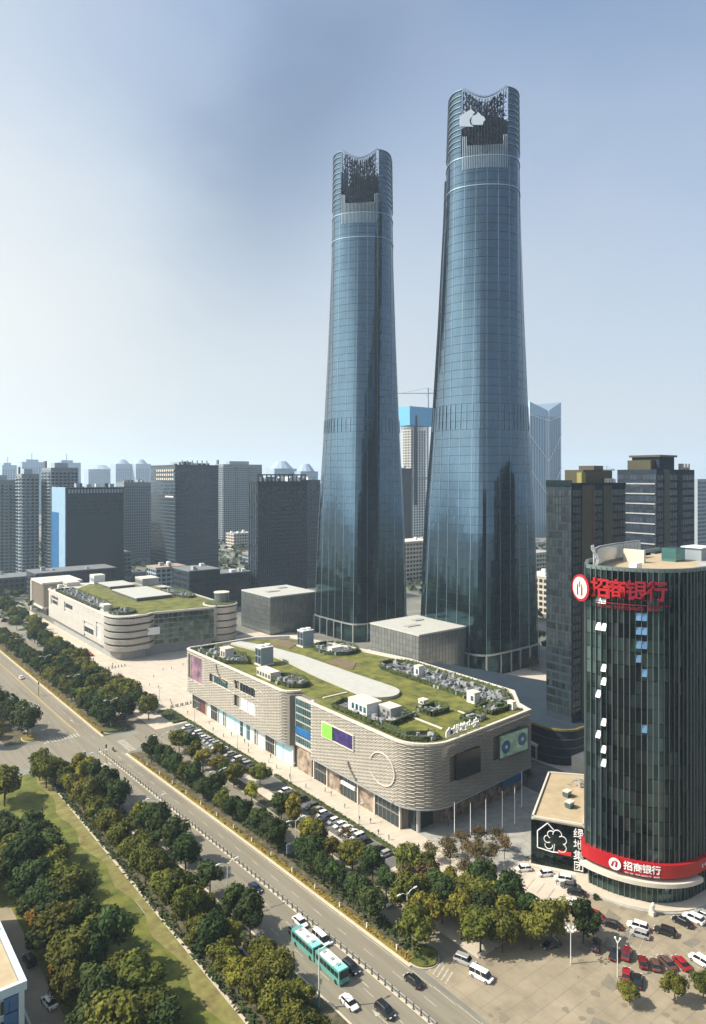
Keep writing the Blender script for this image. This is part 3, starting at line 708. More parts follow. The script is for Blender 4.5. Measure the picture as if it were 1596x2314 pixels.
for cx_, cz_ in ((169.6, 18), (177.2, 18.7)):
    for rr_, mm_, dy_ in ((2.0, 'screen_blue', .0), (1.2, 'glass_blue', .06), (.55, 'white', .12)):
        d = MB(); A_ = [2*math.pi*i/20 for i in range(20)]
        f_ = [(cx_+rr_*math.cos(q), 141.46-dy_, cz_+rr_*math.sin(q)) for q in A_]; b_ = [(cx_+rr_*math.cos(q), 141.5, cz_+rr_*math.sin(q)) for q in A_]; d.hexa(b_, f_); d.build('printed_disc', mm_, bb)
# glazed slot between the two tiled volumes
gl = MB().box(134.6, 136.2, 193.8, 204.8, 8, 24.6).build('glazed_link', 'panel', malla)
wall_panes(malla, 'link_pane', (134.6, 204.6), (134.6, 194), 9, 24.4, 8, 6, 'glass_teal', .8, .8)
MB().box(134.1, 134.5, 194.4, 204.2, 12.4, 14.6).build('link_sign', 'screen_blue', malla)
# shopfront bays on the walk
bays = [(286, 279, 'glass_plain'), (279, 272.5, 'crimson_dark'), (272.5, 269, 'shop_white'), (269, 262, 'glass_plain'), (262, 258, 'shop_cyan'), (258, 256, 'glass_plain'), (256, 248, 'shop_cyan'), (248, 244, 'shop_cyan'), (244, 242, 'glass_plain'), (242, 239, 'shop_cyan'), (239, 236.5, 'glass_teal'), (236.5, 233, 'shop_white'), (233, 231, 'glass_plain'), (231, 225, 'shop_white'), (225, 218, 'glass_plain'), (218, 213, 'shop_cyan'), (213, 206, 'shop_cyan'), (204, 195, 'brownstone'), (193, 186, 'glass_plain'), (186, 179, 'brownstone'), (179, 170, 'glass_plain'), (170, 162, 'brownstone'), (162, 151, 'glass_plain')]
for a, b, mt_ in bays:
    o = MB().box(134.7, 135.5, b+.15, a-.15, .05, 7.4).build('shopfront', mt_, malla)
    if mt_ in ('glass_plain', 'glass_teal'):
        nb = MB()
        for k in range(1, max(2, int((a-b)/1.6))): c = lerp(b, a, k/max(2, int((a-b)/1.6))); nb.box(134.55, 134.7, c-.05, c+.05, .05, 7.2)
        nb.box(134.5, 134.7, b+.2, a-.2, 3.6, 3.8); nb.build('door_frame', 'metal', o)
for y in (286, 272.6, 262, 256, 231, 218, 206, 193.5, 186, 170, 162, 150.7): MB().box(134.3, 134.9, y-.25, y+.25, .05, 7.6).build('pier', 'coping', malla)
MB().box(133.9, 134.5, 171, 178, 3.9, 4.9).build('shop_sign', 'shop_white', malla)
c_ = MB()
c_.cyl(137.6, 146.4, 0, 7.8, .65, n=14); c_.build('corner_column', 'grey', malla)
MB().box(137, 146, 147.2, 151, .05, 7.4).build('corner_entrance', 'glass_plain', malla)
for i in range(9):
    MB().box(146.4+i*4.1, 150.2+i*4.1, 145.9, 146.9, .05, 7.5).build('stone_panel', 'brownstone', malla)
MB().box(172, 182, 145.0, 145.6, 3.5, 7.6).build('poster', 'screen_blue', malla)
# round outlines pressed into the tiles
arcm = MB()
pts = [(132.25, 156+5.5*math.cos(R(a)), 16+4.6*math.sin(R(a))) for a in range(20, 341, 12)]
for p, q in zip(pts, pts[1:]): arcm.bar(p, q, .32)
arcm.build('tile_ring', 'coping', malla)
arcm = MB()
pts = [(131.85, 250-9*math.cos(R(a)), 26.2-7.0*math.sin(R(a))) for a in range(90, 176, 8)]
for p, q in zip(pts, pts[1:]): arcm.bar(p, q, .45)
pts = [(132.1, 172-4*(i/8)**1.5, 13.2-4.4*i/8) for i in range(9)]
for p, q in zip(pts, pts[1:]): arcm.bar(p, q, .4)
arcm.build('dark_seam', 'stone_back', malla)
# roof: lawn, pale path, sign
RL = [(134.5, 285), (134.5, 207), (137.5, 204), (137.5, 195), (134.5, 192), (134.5, 151.5), (136, 147), (139, 144.3), (144, 142.6), (182.5, 145.6), (185, 151), (194.4, 161), (195, 213.6), (188.8, 245), (180, 278.6), (166, 285.5)]
rl = MB(); n = 0; rl.v = [(x, y, 25.06) for x, y in RL]; rl.f = [tuple(range(len(RL)))]; rl.mi = [0]; rl.build('roof_lawn', 'roof_lawn', malla)
cap = arc(158.4, 189, 7.2, 8, 180, 360, 16)+[(165.0, 215), (165.0, 245), (162, 270), (157, 284), (152, 284), (155.5, 262), (155.2, 243), (152.6, 219)]
MB().prism(cap, 25.2, 26.1).build('roof_path', 'white_roof', malla)
for (x0, y0, x1, y1) in ((137, 166, 150, 164), (150.5, 150, 150.9, 163), (140, 196, 150, 195.6), (166, 150, 166.4, 158)):
    MB().box(min(x0, x1), max(x0, x1)+.2, min(y0, y1), max(y0, y1)+.3, 25.1, 25.4).build('roof_walk', 'coping', malla)
for pl in ([(168, 232), (176, 236), (178, 226), (170, 218)], [(166, 276), (176, 278), (178, 268), (169, 262)], [(136, 220), (144, 232), (150, 228), (146, 210)]):
    MB().prism(pl, 25.1, 25.25).build('planting_patch', 'roof_brown', malla)
# roof letters facing the forecourt
me_ = flat_shape([[(-1.4, -1.2), (1.2, -1.2), (1.2, .2), (.0, 1.4), (-1.4, .3)], [(.2, -.6), (1.8, -.6), (2.0, .2), (1.2, .9), (.3, .4)]], .3, 'white', 'emblem')
sgn = thing('roof_sign', 'white letters and small house emblem standing on the front mall roof edge', 'sign', (148, 143, 26))
put_text(sgn, 'emblem', me_, (145.6, 142.2, 27.6), (0, -1))
for i, ch in enumerate('绿地中央'): put_text(sgn, 'letter', text_mesh(ch, 2.9, .3, 'white'), (149+i*3.0, 142.5+i*.2, 27.4), (0, -1))
fr = MB(); fr.box(144, 160, 142.9, 143.05, 26, 26.25); [fr.box(145+i*2, 145.12+i*2, 142.9, 143.0, 25.8, 28.4) for i in range(8)]; fr.build('frame', 'metal', sgn)

# ---- rooftop plant wells: hedge-rimmed ovals full of machines
def well(root_label, poly, z, dens, seed, h=1.5, big=(), cat='plant enclosure', hm='hedge_green', desc=''):
    rr = random.Random(seed); xs = [p[0] for p in poly]; ys = [p[1] for p in poly]
    cx_, cy_ = sum(xs)/len(xs), sum(ys)/len(ys)
    t = thing('plant_enclosure', root_label, cat, (cx_, cy_, z), 'hedge-rimmed plant enclosures on the mall roofs')
    mb = MB(); pl = poly+[poly[0]]
    for a, b in zip(pl, pl[1:]):
        n = max(1, int(math.dist(a, b)/1))
        v = Vector((b[0]-a[0], b[1]-a[1])).normalized(); nx, ny = -v.y*.45, v.x*.45
        mb.hexa([(a[0], a[1], z), (b[0], b[1], z), (b[0]+nx, b[1]+ny, z), (a[0]+nx, a[1]+ny, z)], [(a[0], a[1], z+h), (b[0], b[1], z+h), (b[0]+nx, b[1]+ny, z+h), (a[0]+nx, a[1]+ny, z+h)])
        for k in range(n*9): u = rr.random(); leafy(mb, lerp(a[0], b[0], u)+rr.uniform(-.3, .5), lerp(a[1], b[1], u)+rr.uniform(-.3, .5), z+h*rr.uniform(.2, 1.15), .5)
    mb.build('hedge_rim', hm, t)
    MB().prism(poly, z, z+.12).build('floor', 'grey_dark', t)
    def inside(x, y):
        c = False; j = len(poly)-1
        for i in range(len(poly)):
            if (poly[i][1] > y) != (poly[j][1] > y) and x < (poly[j][0]-poly[i][0])*(y-poly[i][1])/(poly[j][1]-poly[i][1])+poly[i][0]: c = not c
            j = i
        return c
    k = 0
    um = [MB().box(-1.0, 1.0, -.5, .5, 0, .7).box(-.7, .7, -.3, .3, .7, 1.0).mesh('air_handler', 'grey_dark'), MB().box(-.8, .8, -.6, .6, 0, 1.3).cyl(-.35, 0, 1.3, 1.45, .3).cyl(.35, 0, 1.3, 1.45, .3).mesh('ventilation_unit', 'grey'), MB().box(-.5, .5, -.9, .9, 0, .9).box(-.3, .3, -.3, .3, .9, 1.5).mesh('ventilation_unit', 'grey'), MB().cyl(0, 0, 0, 1.1, .5).cyl(0, 0, 1.1, 1.5, .25, .6).mesh('roof_fan', 'metal'), MB().box(-1.5, 1.5, -.3, .3, .3, .8).box(-1.4, -1.2, -.2, .2, 0, .3).box(1.2, 1.4, -.2, .2, 0, .3).mesh('duct', 'metal')]
    while k < dens:
        x = rr.uniform(min(xs), max(xs)); y = rr.uniform(min(ys), max(ys))
        if not inside(x, y): continue
        me = rr.choice(um); inst(me.name.split('.')[0], me, t, (x-cx_, y-cy_, .12), (0, 0, rr.choice((0, 1.57, .3)))); k += 1
    pp = MB()
    for _ in range(dens):
        x = rr.uniform(min(xs), max(xs)); y = rr.uniform(min(ys), max(ys)); l = rr.uniform(1, 4)
        if inside(x, y) and inside(x+l, y): pp.box(x, x+l, y, y+.12, z+.4, z+.52)
        if inside(x, y) and inside(x, y+l): pp.box(x, x+.12, y, y+l, z+.55, z+.67)
    if pp.f: pp.build('pipework', 'grey', t, kind='stuff')
    return t
well('round plant well packed with machines near the front mall\'s back left end', [(184+9*math.cos(i*.449), 248+11*math.sin(i*.449)) for i in range(14)], 25.1, 46, 1)
well('long plant strip along the front mall\'s back parapet, rounded at its left end', arc(186, 208, 7.5, 9, 10, 170, 8)+[(178.6, 186), (178, 152), (184, 151.5), (193, 161), (193.6, 200)], 25.1, 90, 2)
well('oval plant well with white pipes behind the tiled wall\'s left part', [(141.6+5.2*math.cos(i*.449), 219+9*math.sin(i*.449)) for i in range(14)], 25.1, 26, 3)
well('rectangular plant enclosure around the big white box, mid front mall roof', [(136.5, 186), (136.5, 166), (141, 161), (152, 163), (152, 180), (143, 189)], 25.1, 40, 4)
well('narrow planted strip along the front corner of the front mall roof', [(136, 165), (136, 150), (139.8, 146.2), (144.4, 144.7), (145.5, 149), (139.5, 153), (139, 164)], 25.1, 5, 5, h=1.2)
well('small square plant pen near the roof letters', [(161, 148), (168, 148.5), (168, 153), (161, 152.5)], 25.1, 6, 6)
well('small low plant pen in the lawn right of the white box', [(156, 160), (164, 160), (164, 167), (156, 167)], 25.1, 7, 7)
well('planted square bed by the right end of the front mall roof', [(172, 149), (181, 149.5), (181, 157), (172, 156)], 25.1, 8, 8)
well('planted rim with machines at the far left end of the front mall roof', [(135, 284), (135, 256), (142, 250), (147, 262), (144, 284)], 25.1, 26, 9)
def cooling(x, y, z, label, s=1.0, dep=4.4):
    t = thing('cooling_tower', label, 'cooling tower', (x, y, z))
    MB().box(x-2.9*s, x+2.9*s, y-dep/2, y+dep/2, z+.5, z+7.0*s).build('casing', 'grey_blue', t)
    for i in (0, 1):
        for k in (0, 1): MB().box(x-2.98*s, x-2.86*s, y-dep/2+.25+i*(dep/2), y-.15+i*(dep/2)-.1, z+.9*s+k*3*s, z+3.5*s+k*3*s).build('intake', 'core', t)
    MB().box(x-3.0*s, x+3.0*s, y-dep/2-.1, y+dep/2+.1, z+7.0*s, z+7.3*s).build('cap', 'white', t)
    for i in (-1, 1): MB().cyl(x+i*1.4*s, y, z+7.3*s, z+8.0*s, 1.1*s, 1.2*s, 14).build('fan_ring', 'white', t)
    MB().box(x-3.2*s, x+3.2*s, y-dep/2-.3, y+dep/2+.3, z, z+.5).build('plinth', 'coping', t)
cooling(147, 246.5, 25.1, 'tall blue-grey cooling tower with dark intakes, nearer of two beside the pale roof path')
cooling(177.5, 262, 25.1, 'tall blue-grey cooling tower with dark intakes at the back of the front mall roof')
def rbox(name, label, cat, x, y, z, dx, dy, dz, m='white', cap=True, extra=None):
    t = thing(name, label, cat, (x, y, z)); MB().cbox(x, y, z, dx, dy, dz).build('casing', m, t)
    if cap: MB().cbox(x, y, z+dz, dx+.3, dy+.3, .25).build('cap', 'coping', t)
    for i in range(max(1, int(dy/2))): MB().box(x-dx/2-.06, x-dx/2+.02, y-dy/2+.4+i*2, y-dy/2+1.7+i*2, z+dz*.25, z+dz*.75).build('louvre', extra or 'grey_dark', t)
    return t
rbox('stair_house', 'large white roof box with teal end window, centre of the front mall roof', 'roof structure', 142.8, 177, 25.2, 6.0, 9.5, 3.6, extra='glass_teal')
rbox('stair_house', 'grey windowless roof box attached behind the large white box', 'roof structure', 146.5, 168.8, 25.2, 4.5, 5.5, 3.0, m='grey')
rbox('stair_house', 'long cream roof box on the left part of the front mall, before the oval well', 'roof structure', 138.2, 229, 25.2, 4, 10, 2.8, m='coping')
rbox('stair_house', 'cream roof hut behind the purple wall screen', 'roof structure', 139.5, 264, 25.2, 4, 4.5, 4.2, m='coping')
rbox('stair_house', 'white roof hut within the long back plant strip', 'roof structure', 184.5, 196, 25.2, 2.6, 2.6, 3.6)
rbox('stair_house', 'small white roof hut on the lawn past the tip of the pale path', 'roof structure', 163, 171, 25.2, 2.2, 2.6, 1.2)
rbox('stair_house', 'white roof hut with dark door near the right end of the front mall roof', 'roof structure', 177, 161.5, 25.2, 3.0, 3.4, 3.4)
rbox('stair_house', 'small white hut at the right end of the front mall roof', 'roof structure', 181.5, 149.2, 25.2, 1.6, 2.2, 2.4)
rbox('stair_house', 'white curved pipe housings beside the round back plant well', 'roof structure', 180, 243, 25.2, 6, 3, 2.6)
# ---- far pale mall
mallb = thing('shopping_mall', 'pale panelled mall further back with banded round corner and lawn roof', 'shopping mall', (134, 380, 0))
OB = [(136, 513), (133.4, 509), (133.4, 392)]+arc(143.4, 392, 10, 12, 180, 275, 10)+[(152, 381), (156, 384)]
bdy = MB(); BR = [(134, 508), (134, 392), (137, 384), (143.4, 380.6), (152, 381.4), (157, 385), (168, 383), (192, 379.5), (198, 384), (205, 398), (206, 440), (204, 500), (160, 530), (150, 520), (138, 512)]
bdy.prism(BR, 5.5, 23.5); bdy.build('upper_body', 'panel', mallb)
MB().prism([(136, 506), (136, 393), (139, 386), (145, 383.5), (152, 384), (157, 387), (168, 386), (192, 383), (198, 388), (203, 398), (203, 500), (160, 528)], 0, 5.6).build('ground_floor', 'grey', mallb)
pn = MB()   # big cladding panels on the street side, leaving windows
holes = [(488, 500, 15.6, 18.4), (455, 470, 17.2, 20.2), (415, 432, 8.5, 12), (402, 410, 9, 15.5)]
cells = []
for i in range(26):
    for k in range(6):
        y1 = 508-i*4.45; y0 = y1-4.36; z0 = 6+k*2.95
        if any(a < y1 and b > y0 and c < z0+2.8 and d > z0 for a, b, c, d in holes): 
            continue
        MB().box(133.3-.02*((i+k) % 2), 134.0, y0, y1, z0, z0+2.88).build('wall_panel', 'panel', mallb)
for a, b, z0, z1 in holes: 
    recess(mallb, 'W', a, b, 133.9, z0, z1, .5, 'glass_dark' if a != 402 else 'shop_white', 'window', 5)
    MB().box(133.6, 134.0, a-3, b+3, z0-1.4, z0-.3).build('sill_panel', 'panel', mallb); MB().box(133.6, 134.0, a-3, b+3, z1+.3, z1+1.4).build('head_panel', 'panel', mallb)
lt = MB()
for i, w_ in enumerate((1.2, 1.0, 1.4, .9, 0, 1.1, 1.3)):
    if w_: lt.box(133.0, 133.3, 499-i*1.9-w_, 499-i*1.9, 19.6, 21.3)
lt.build('wall_lettering', 'grey_dark', mallb)
for k in range(5):   # stacked curved bands of the round corner
    z0 = 5.2+k*3.7
    mb = MB(); P = resample([(133.4, 396)]+arc(143.4, 392, 10.2, 12.2, 180, 280, 12)+[(153, 381), (157.5, 385.5)], 1.5)
    for a, b in zip(P, P[1:]):
        d = Vector((b[0]-a[0], b[1]-a[1])).normalized(); nx, ny = d.y, -d.x; w_ = .9
        mb.hexa([(a[0]+nx*.3, a[1]+ny*.3, z0), (b[0]+nx*.3, b[1]+ny*.3, z0), (b[0]-nx*.3, b[1]-ny*.3, z0), (a[0]-nx*.3, a[1]-ny*.3, z0)][::1], [(a[0]+nx*w_, a[1]+ny*w_, z0+2.7), (b[0]+nx*w_, b[1]+ny*w_, z0+2.7), (b[0]-nx*.3, b[1]-ny*.3, z0+2.7), (a[0]-nx*.3, a[1]-ny*.3, z0+2.7)])
    mb.build('curved_band', 'panel_band', mallb)
    mb = MB()
    for a, b in zip(P, P[1:]):
        d = Vector((b[0]-a[0], b[1]-a[1])).normalized(); nx, ny = d.y, -d.x
        mb.quad((a[0]+nx*.2, a[1]+ny*.2, z0+2.7), (b[0]+nx*.2, b[1]+ny*.2, z0+2.7), (b[0]+nx*.2, b[1]+ny*.2, z0+3.7), (a[0]+nx*.2, a[1]+ny*.2, z0+3.7))
    mb.build('band_window', 'glass_plain', mallb)
MB().box(152, 159, 380.2, 381.0, 12.5, 16.5).build('banner', 'shop_white', mallb)
coping(mallb, OB, 23.5, h=.9)
coping(mallb, [(157, 385), (168, 383), (192, 379.5), (198, 384)], 23.4, h=.8)
GW = resample([(157.5, 385), (168, 383), (180, 381), (192, 379.3)], 3)
panes(mallb, 'curtain_pane', lambda i, k: (lerp(GW[int(i)][0], GW[min(len(GW)-1, int(i)+1)][0], i-int(i)), lerp(GW[int(i)][1], GW[min(len(GW)-1, int(i)+1)][1], i-int(i)), 5.6+k*2.9), len(GW)-1, 6, 'glass_bank2', off=.3, jit=.02)
for (cx_, cy_, r_, n_) in ((201, 389, 10, 'drum'),):
    for k in range(5):
        MB().cyl(cx_, cy_, 3+k*4.1, 3+k*4.1+3.3, r_-.6+k*.05, r_+.2+k*.05, 32).build('drum_band', 'panel_band', mallb)
        MB().cyl(cx_, cy_, 3+k*4.1+3.3, 7.1+k*4.1, r_-.9, r_-.9, 32).build('drum_window', 'glass_plain', mallb)
    MB().cyl(cx_, cy_, 0, 3, r_-1.2, n=24).build('drum_foot', 'grey_dark', mallb)
    MB().cyl(cx_, cy_, 23.5, 24.2, r_+.3, r_+.3, 32).build('drum_rim', 'coping', mallb); MB().cyl(cx_, cy_, 24.2, 24.5, r_-.5, n=24).build('drum_planting', 'hedge_green', mallb)
    MB().cyl(cx_+2, cy_+2, 24.3, 30, 4.5, n=20).build('glass_lantern', 'cube_glass', mallb); MB().cyl(cx_+2, cy_+2, 30, 30.4, 4.8, n=20).build('lantern_cap', 'coping', mallb)
rl = MB(); RB = [(148, 500), (146, 420), (143, 398), (150, 386), (167, 386), (192, 382.5), (203, 398), (203, 440), (200, 470), (190, 505), (165, 520)]
rl.v = [(x, y, 23.56) for x, y in RB]; rl.f = [tuple(range(len(RB)))]; rl.mi = [0]; rl.build('roof_lawn', 'roof_lawn', mallb)
for x0, x1, y0, y1 in ((164, 187, 428, 471), (167, 184, 484, 508)):
    MB().box(x0, x1, y0, y1, 23.6, 25.2).build('skylight_curb', 'grey_dark', mallb); MB().box(x0-.4, x1+.4, y0-.4, y1+.4, 25.2, 25.7).build('skylight', 'white_roof', mallb)
well('long plant strip along the street side of the far pale mall roof', [(135.5, 500), (135.5, 414), (142, 410), (147, 430), (147, 500)], 23.6, 60, 11)
well('round plant well on the corner of the far pale mall roof', [(144+7*math.cos(i*.449), 398+9*math.sin(i*.449)) for i in range(14)], 23.6, 16, 12)
well('oval plant well at the back right of the far pale mall roof', [(196+7*math.cos(i*.449), 440+22*math.sin(i*.449)) for i in range(14)], 23.6, 34, 13)
rbox('stair_house', 'pale roof box above the banded corner of the far mall', 'roof structure', 139, 411, 23.6, 4.5, 7, 3.2, m='coping')
rbox('stair_house', 'white roof box with dark doorway at the back of the far mall roof', 'roof structure', 170, 520, 23.6, 8, 9, 6)
rbox('stair_house', 'stepped grey roof block behind the smaller white skylight', 'roof structure', 196, 492, 23.6, 12, 14, 5, m='grey')
rbox('stair_house', 'flat cream roof slab at the far left end of the far mall', 'roof structure', 152, 521, 23.6, 9, 9, 2.4, m='coping')
rbox('stair_house', 'small white hut at the back left edge of the far mall roof', 'roof structure', 140, 506, 23.6, 2.4, 3, 3)
anx = thing('mall_annex', 'pale framed annex block with brown mesh front at the far mall\'s left end', 'building', (138, 545, 0))
mk('mesh_tan', (.27, .23, .18), var=.15, scale=.8)
MB().box(138.3, 165, 541, 572, 6.6, 23).build('body', 'mesh_tan', anx)
MB().box(137.2, 165.5, 540.2, 573, 23, 24.2).build('roof_slab', 'coping', anx); MB().box(137.2, 165.5, 540.2, 573, 5.4, 6.6).build('floor_slab', 'coping', anx)
MB().box(137.2, 138.2, 570.5, 573, 0, 24).build('end_pier', 'coping', anx); MB().box(141, 165, 543, 570, 0, 5.4).build('ground_floor', 'glass_plain', anx)
for i in range(14): MB().box(137.9, 138.3, 542+i*2.05, 542.9+i*2.05, 6.8, 22.8).build('slat', 'mesh_tan', anx)
# ---- two glass cubes
def cube(x0, x1, y0, y1, h, label, dark):
    t = thing('glass_pavilion', label, 'pavilion', (x0, y0, 0), 'glass cubes with white roofs')
    MB().box(x0+.2, x1-.2, y0+.2, y1-.2, 0, h-.3).build('core_wall', 'grey_dark', t)
    MB().box(x0-.1, x1+.1, y0-.1, y1+.1, h-.3, h+.5).build('roof', 'white_roof', t)
    for a, b, c, d in ((.22, .48, .42, .52), (.62, .80, .66, .76)):
        MB().box(lerp(x0, x1, a), lerp(x0, x1, b), lerp(y0, y1, c), lerp(y0, y1, d), h+.5, h+.75).build('roof_vent', 'roof_brown', t)
        for i in range(6): MB().box(lerp(x0, x1, lerp(a, b, i/6)), lerp(x0, x1, lerp(a, b, i/6))+.5, lerp(y0, y1, c), lerp(y0, y1, d), h+.75, h+1.1).build('vent_slat', 'grey', t)
    wall_panes(t, 'glass_pane', (x0, y1), (x0, y0), .6, h-.4, 16, 8, 'cube_glass', .93, .94, .15, .003)
    wall_panes(t, 'glass_pane', (x0, y0), (x1, y0), .6, h-.4, 15, 8, 'cube_glass_side', .93, .94, .15, .003)
    wall_panes(t, 'glass_pane', (x1, y0), (x1, y1), .6, h-.4, 8, 4, 'cube_glass_side', .93, .94, .15, .003)
cube(234.5, 268, 249, 286, 24, 'grey glass cube with a white roof between the front mall and the right tower', 1)
cube(235, 271, 386.5, 424, 24, 'grey glass cube with a white roof beside the foot of the left tower', 1)

# ------------------------------------------------------------------ the bank building with its rounded end
bank = thing('bank_tower', 'dark green glass bank tower with rounded end, vertical fins and red lettering, right foreground', 'office tower', (166, 100, 0))
BH = 78.5
BO = [(206, 112.5), (200, 112), (175, 110.5), (162, 108), (156.2, 104.6)]+arc(167.5, 100.5, 15.2, 18.2, 176, 268, 22)+[(170, 82.1), (176, 81.6), (206, 79)]
BO = BO   # runs back right -> round left end -> front right, outside on the right hand
body = MB(); inn = []
def off_poly(P, d):
    out = []
    for i, p in enumerate(P):
        a = P[max(0, i-1)]; b = P[min(len(P)-1, i+1)]; v = Vector((b[0]-a[0], b[1]-a[1])).normalized(); out.append((p[0]+v.y*d, p[1]-v.x*d))
    return out
# orientation: going along BO the outside must be on the right (v.y, -v.x)
IN = off_poly(BO, -.35)
body.prism(IN, 9.5, BH-1.6); body.build('core_wall', 'core', bank)
FACE = resample(BO[1:], 1.45); NF_ = len(FACE)-1
def bf(i, z, d=0):
    i = max(0, min(NF_-1e-6, i)); j = int(i); f = i-j; a = FACE[j]; b = FACE[j+1]
    va = Vector((FACE[min(NF_, j+1)][0]-FACE[max(0, j-1)][0], FACE[min(NF_, j+1)][1]-FACE[max(0, j-1)][1])).normalized()
    return (lerp(a[0], b[0], f)+va.y*d, lerp(a[1], b[1], f)-va.x*d, z)
nfl = 21; fh = (BH-10)/nfl
i0 = next(i for i, p in enumerate(FACE) if p[0] < 158)   # start of the visible end
def bkey(c): return (c[0] < i0 or FACE[c[0]][0] > 190, -c[1])
openw = {(i0+6, k) for k in (18, 16, 11, 8)} | {(i0+7, k) for k in (18, 16, 13, 12, 9, 7, 6)} | {(i0+13, k) for k in (17, 16, 15, 14)} | {(i0+14, k) for k in (17, 16, 15, 13, 9)}
rb = random.Random(5)
panes(bank, 'glass_pane', lambda i, k: bf(i, 10+k*fh), NF_, nfl, ['glass_green', 'glass_bank2', 'glass_plain', 'glass_bank3'], gi=.05, gk=.03, off=.1, jit=.012, key=bkey, mfn=lambda i, k: (3 if rb.random() < .6 else 1) if (i*37 % 11) in (1, 4, 8) else (0 if rb.random() < .6 else (1 if rb.random() < .5 else 2)))
for (i, k) in sorted(openw):
    a, b = Vector(bf(i+.06, 10+(k+.86)*fh, .12)), Vector(bf(i+.94, 10+(k+.86)*fh, .12)); c, d = Vector(bf(i+.94, 10+(k+.36)*fh, .85)), Vector(bf(i+.06, 10+(k+.36)*fh, .85))
    n_ = (b-a).cross(d-a).normalized()*.08
    MB().hexa([d, c, b, a], [d+n_, c+n_, b+n_, a+n_]).build('open_sash', 'metal' if i < i0+12 else 'glass_blue', bank)
for i in range(0, NF_+1):
    if FACE[i][1] > 106 and FACE[i][0] > 165: continue
    p, q = bf(i, 10, .05), bf(i, 10, .55); v = Vector((q[0]-p[0], q[1]-p[1])).normalized(); s_ = Vector((-v.y, v.x))*.055
    z0, z1 = (10, BH) if FACE[i][0] < 172 else (10, BH)
    P4 = [(p[0]-s_.x, p[1]-s_.y), (q[0]-s_.x, q[1]-s_.y), (q[0]+s_.x, q[1]+s_.y), (p[0]+s_.x, p[1]+s_.y)]
    MB().hexa([(*c, z0) for c in P4], [(*c, z1) for c in P4]).build('fin', 'fin', bank)
for c_ in bank.children:
    if c_.name.startswith('fin'): c_.data.materials[0] = M['bank_fin' if random.random() < .6 else 'bank_fin_dark']
coping(bank, BO, BH-.6, w=.4, h=.9, m='bank_fin', name='roof_rim')
MB().prism(off_poly(BO, -1.2), BH-1.6, BH-1.2).build('roof_deck', 'tan_roof', bank)
# roof: screen wall, S-curved wing, housings
sw = MB(); P = [(158, 103.5), (166, 107), (176, 108.8), (190, 109.6)]
for a, b in zip(P, P[1:]): sw.hexa([(*a, BH-1.2), (*b, BH-1.2), (b[0], b[1]+.4, BH-1.2), (a[0], a[1]+.4, BH-1.2)], [(*a, BH+3.6), (*b, BH+3.6), (b[0], b[1]+.4, BH+3.6), (a[0], a[1]+.4, BH+3.6)])
sw.build('screen_wall', 'grey', bank)
for i in range(15):
    x = 159.5+i*2.0; y = interp([(158, 103.5), (166, 107), (176, 108.8), (190, 109.6)], x)
    MB().box(x+.1, x+1.7, y-.5, y-.2, BH-.4, BH+3.2).build('screen_panel', 'metal', bank)
for j in range(2):
    sm = MB()
    pts = [(154.5+j*1.5+3*t_+.9*math.sin(t_*5), 101+j*.5+2.4*t_, BH-.5+5.0*t_) for t_ in [i/10 for i in range(11)]]
    for a, b in zip(pts, pts[1:]): sm.bar(a, b, .35)
    sm.build('curved_wing', 'metal', bank)
MB().box(177, 177.8, 101, 107, BH-1.2, BH+2.2).build('roof_wall', 'coping', bank)
MB().box(179, 205, 84, 88, BH-1.2, BH+.1).build('roof_slab', 'grey', bank)
MB().box(186, 191, 97, 101, BH-1.2, BH+2.4).build('roof_plant', 'glass_teal', bank); MB().box(194, 200, 94, 99, BH-1.2, BH+2.2).build('roof_plant', 'grey_blue', bank); MB().box(193.5, 200.5, 93.5, 99.5, BH+2.2, BH+2.5).build('plant_cap', 'white', bank)
MB().box(163, 165.5, 95, 97, BH-1.2, BH+.3).build('roof_plant', 'white', bank)
# lower part: red sign band, cream canopy, glazed shop floor, plinth
def band(i_a, i_b, z0, z1, d0, d1, m, name, step=1, par=bank, zs=0):
    mb = MB(); i = i_a
    while i < i_b:
        j = min(i+step, i_b); e0 = zs*(i-i_a); e1 = zs*(j-i_a)
        mb.hexa([bf(i, z0+e0, d0), bf(i, z0+e0, d1), bf(j, z0+e1, d1), bf(j, z0+e1, d0)], [bf(i, z1+e0, d0), bf(i, z1+e0, d1), bf(j, z1+e1, d1), bf(j, z1+e1, d0)]); i = j
    return mb.build(name, m, par)
iR = min(range(NF_), key=lambda i: abs(FACE[i][0]-176)+(50 if FACE[i][1] > 90 else 0))
MB().prism(off_poly(BO, -1.2), 0, 9.6).build('ground_floor', 'grey_dark', bank)
for i in range(i0-2, iR+10, 1):
    q = [bf(i+.06, .6, -.75), bf(i+.06, .6, -.55), bf(i+.94, .6, -.55), bf(i+.94, .6, -.75)]; MB().hexa(q, [(x, y, 4.9) for x, y, z in q]).build('shop_pane', 'glass_bank2', bank)
    MB().bar(bf(i, .6, -.45), bf(i, 9.4, -.45), .14).build('shop_mullion', 'bank_fin', bank)
for i in range(i0-2, iR+10, 1):
    q = [bf(i+.06, 5.2, -.75), bf(i+.06, 5.2, -.55), bf(i+.94, 5.2, -.55), bf(i+.94, 5.2, -.75)]; MB().hexa(q, [(x, y, 9.2) for x, y, z in q]).build('shop_pane', 'glass_green', bank)
band(i0+2, iR+2, 7.3, 10.3, -.3, 1.4, 'sign_red', 'sign_band')
band(i0+4, iR-6, 5.3, 6.3, -.4, 2.0, 'coping', 'entrance_canopy')
mb = MB(); pl = [bf(i, 0, 3.2)[:2] for i in range(i0+1, iR+2)]+[(178, 84), (160, 100)]; mb.prism(pl, 0, .3); mb.build('plinth', 'paving_grey', bank)
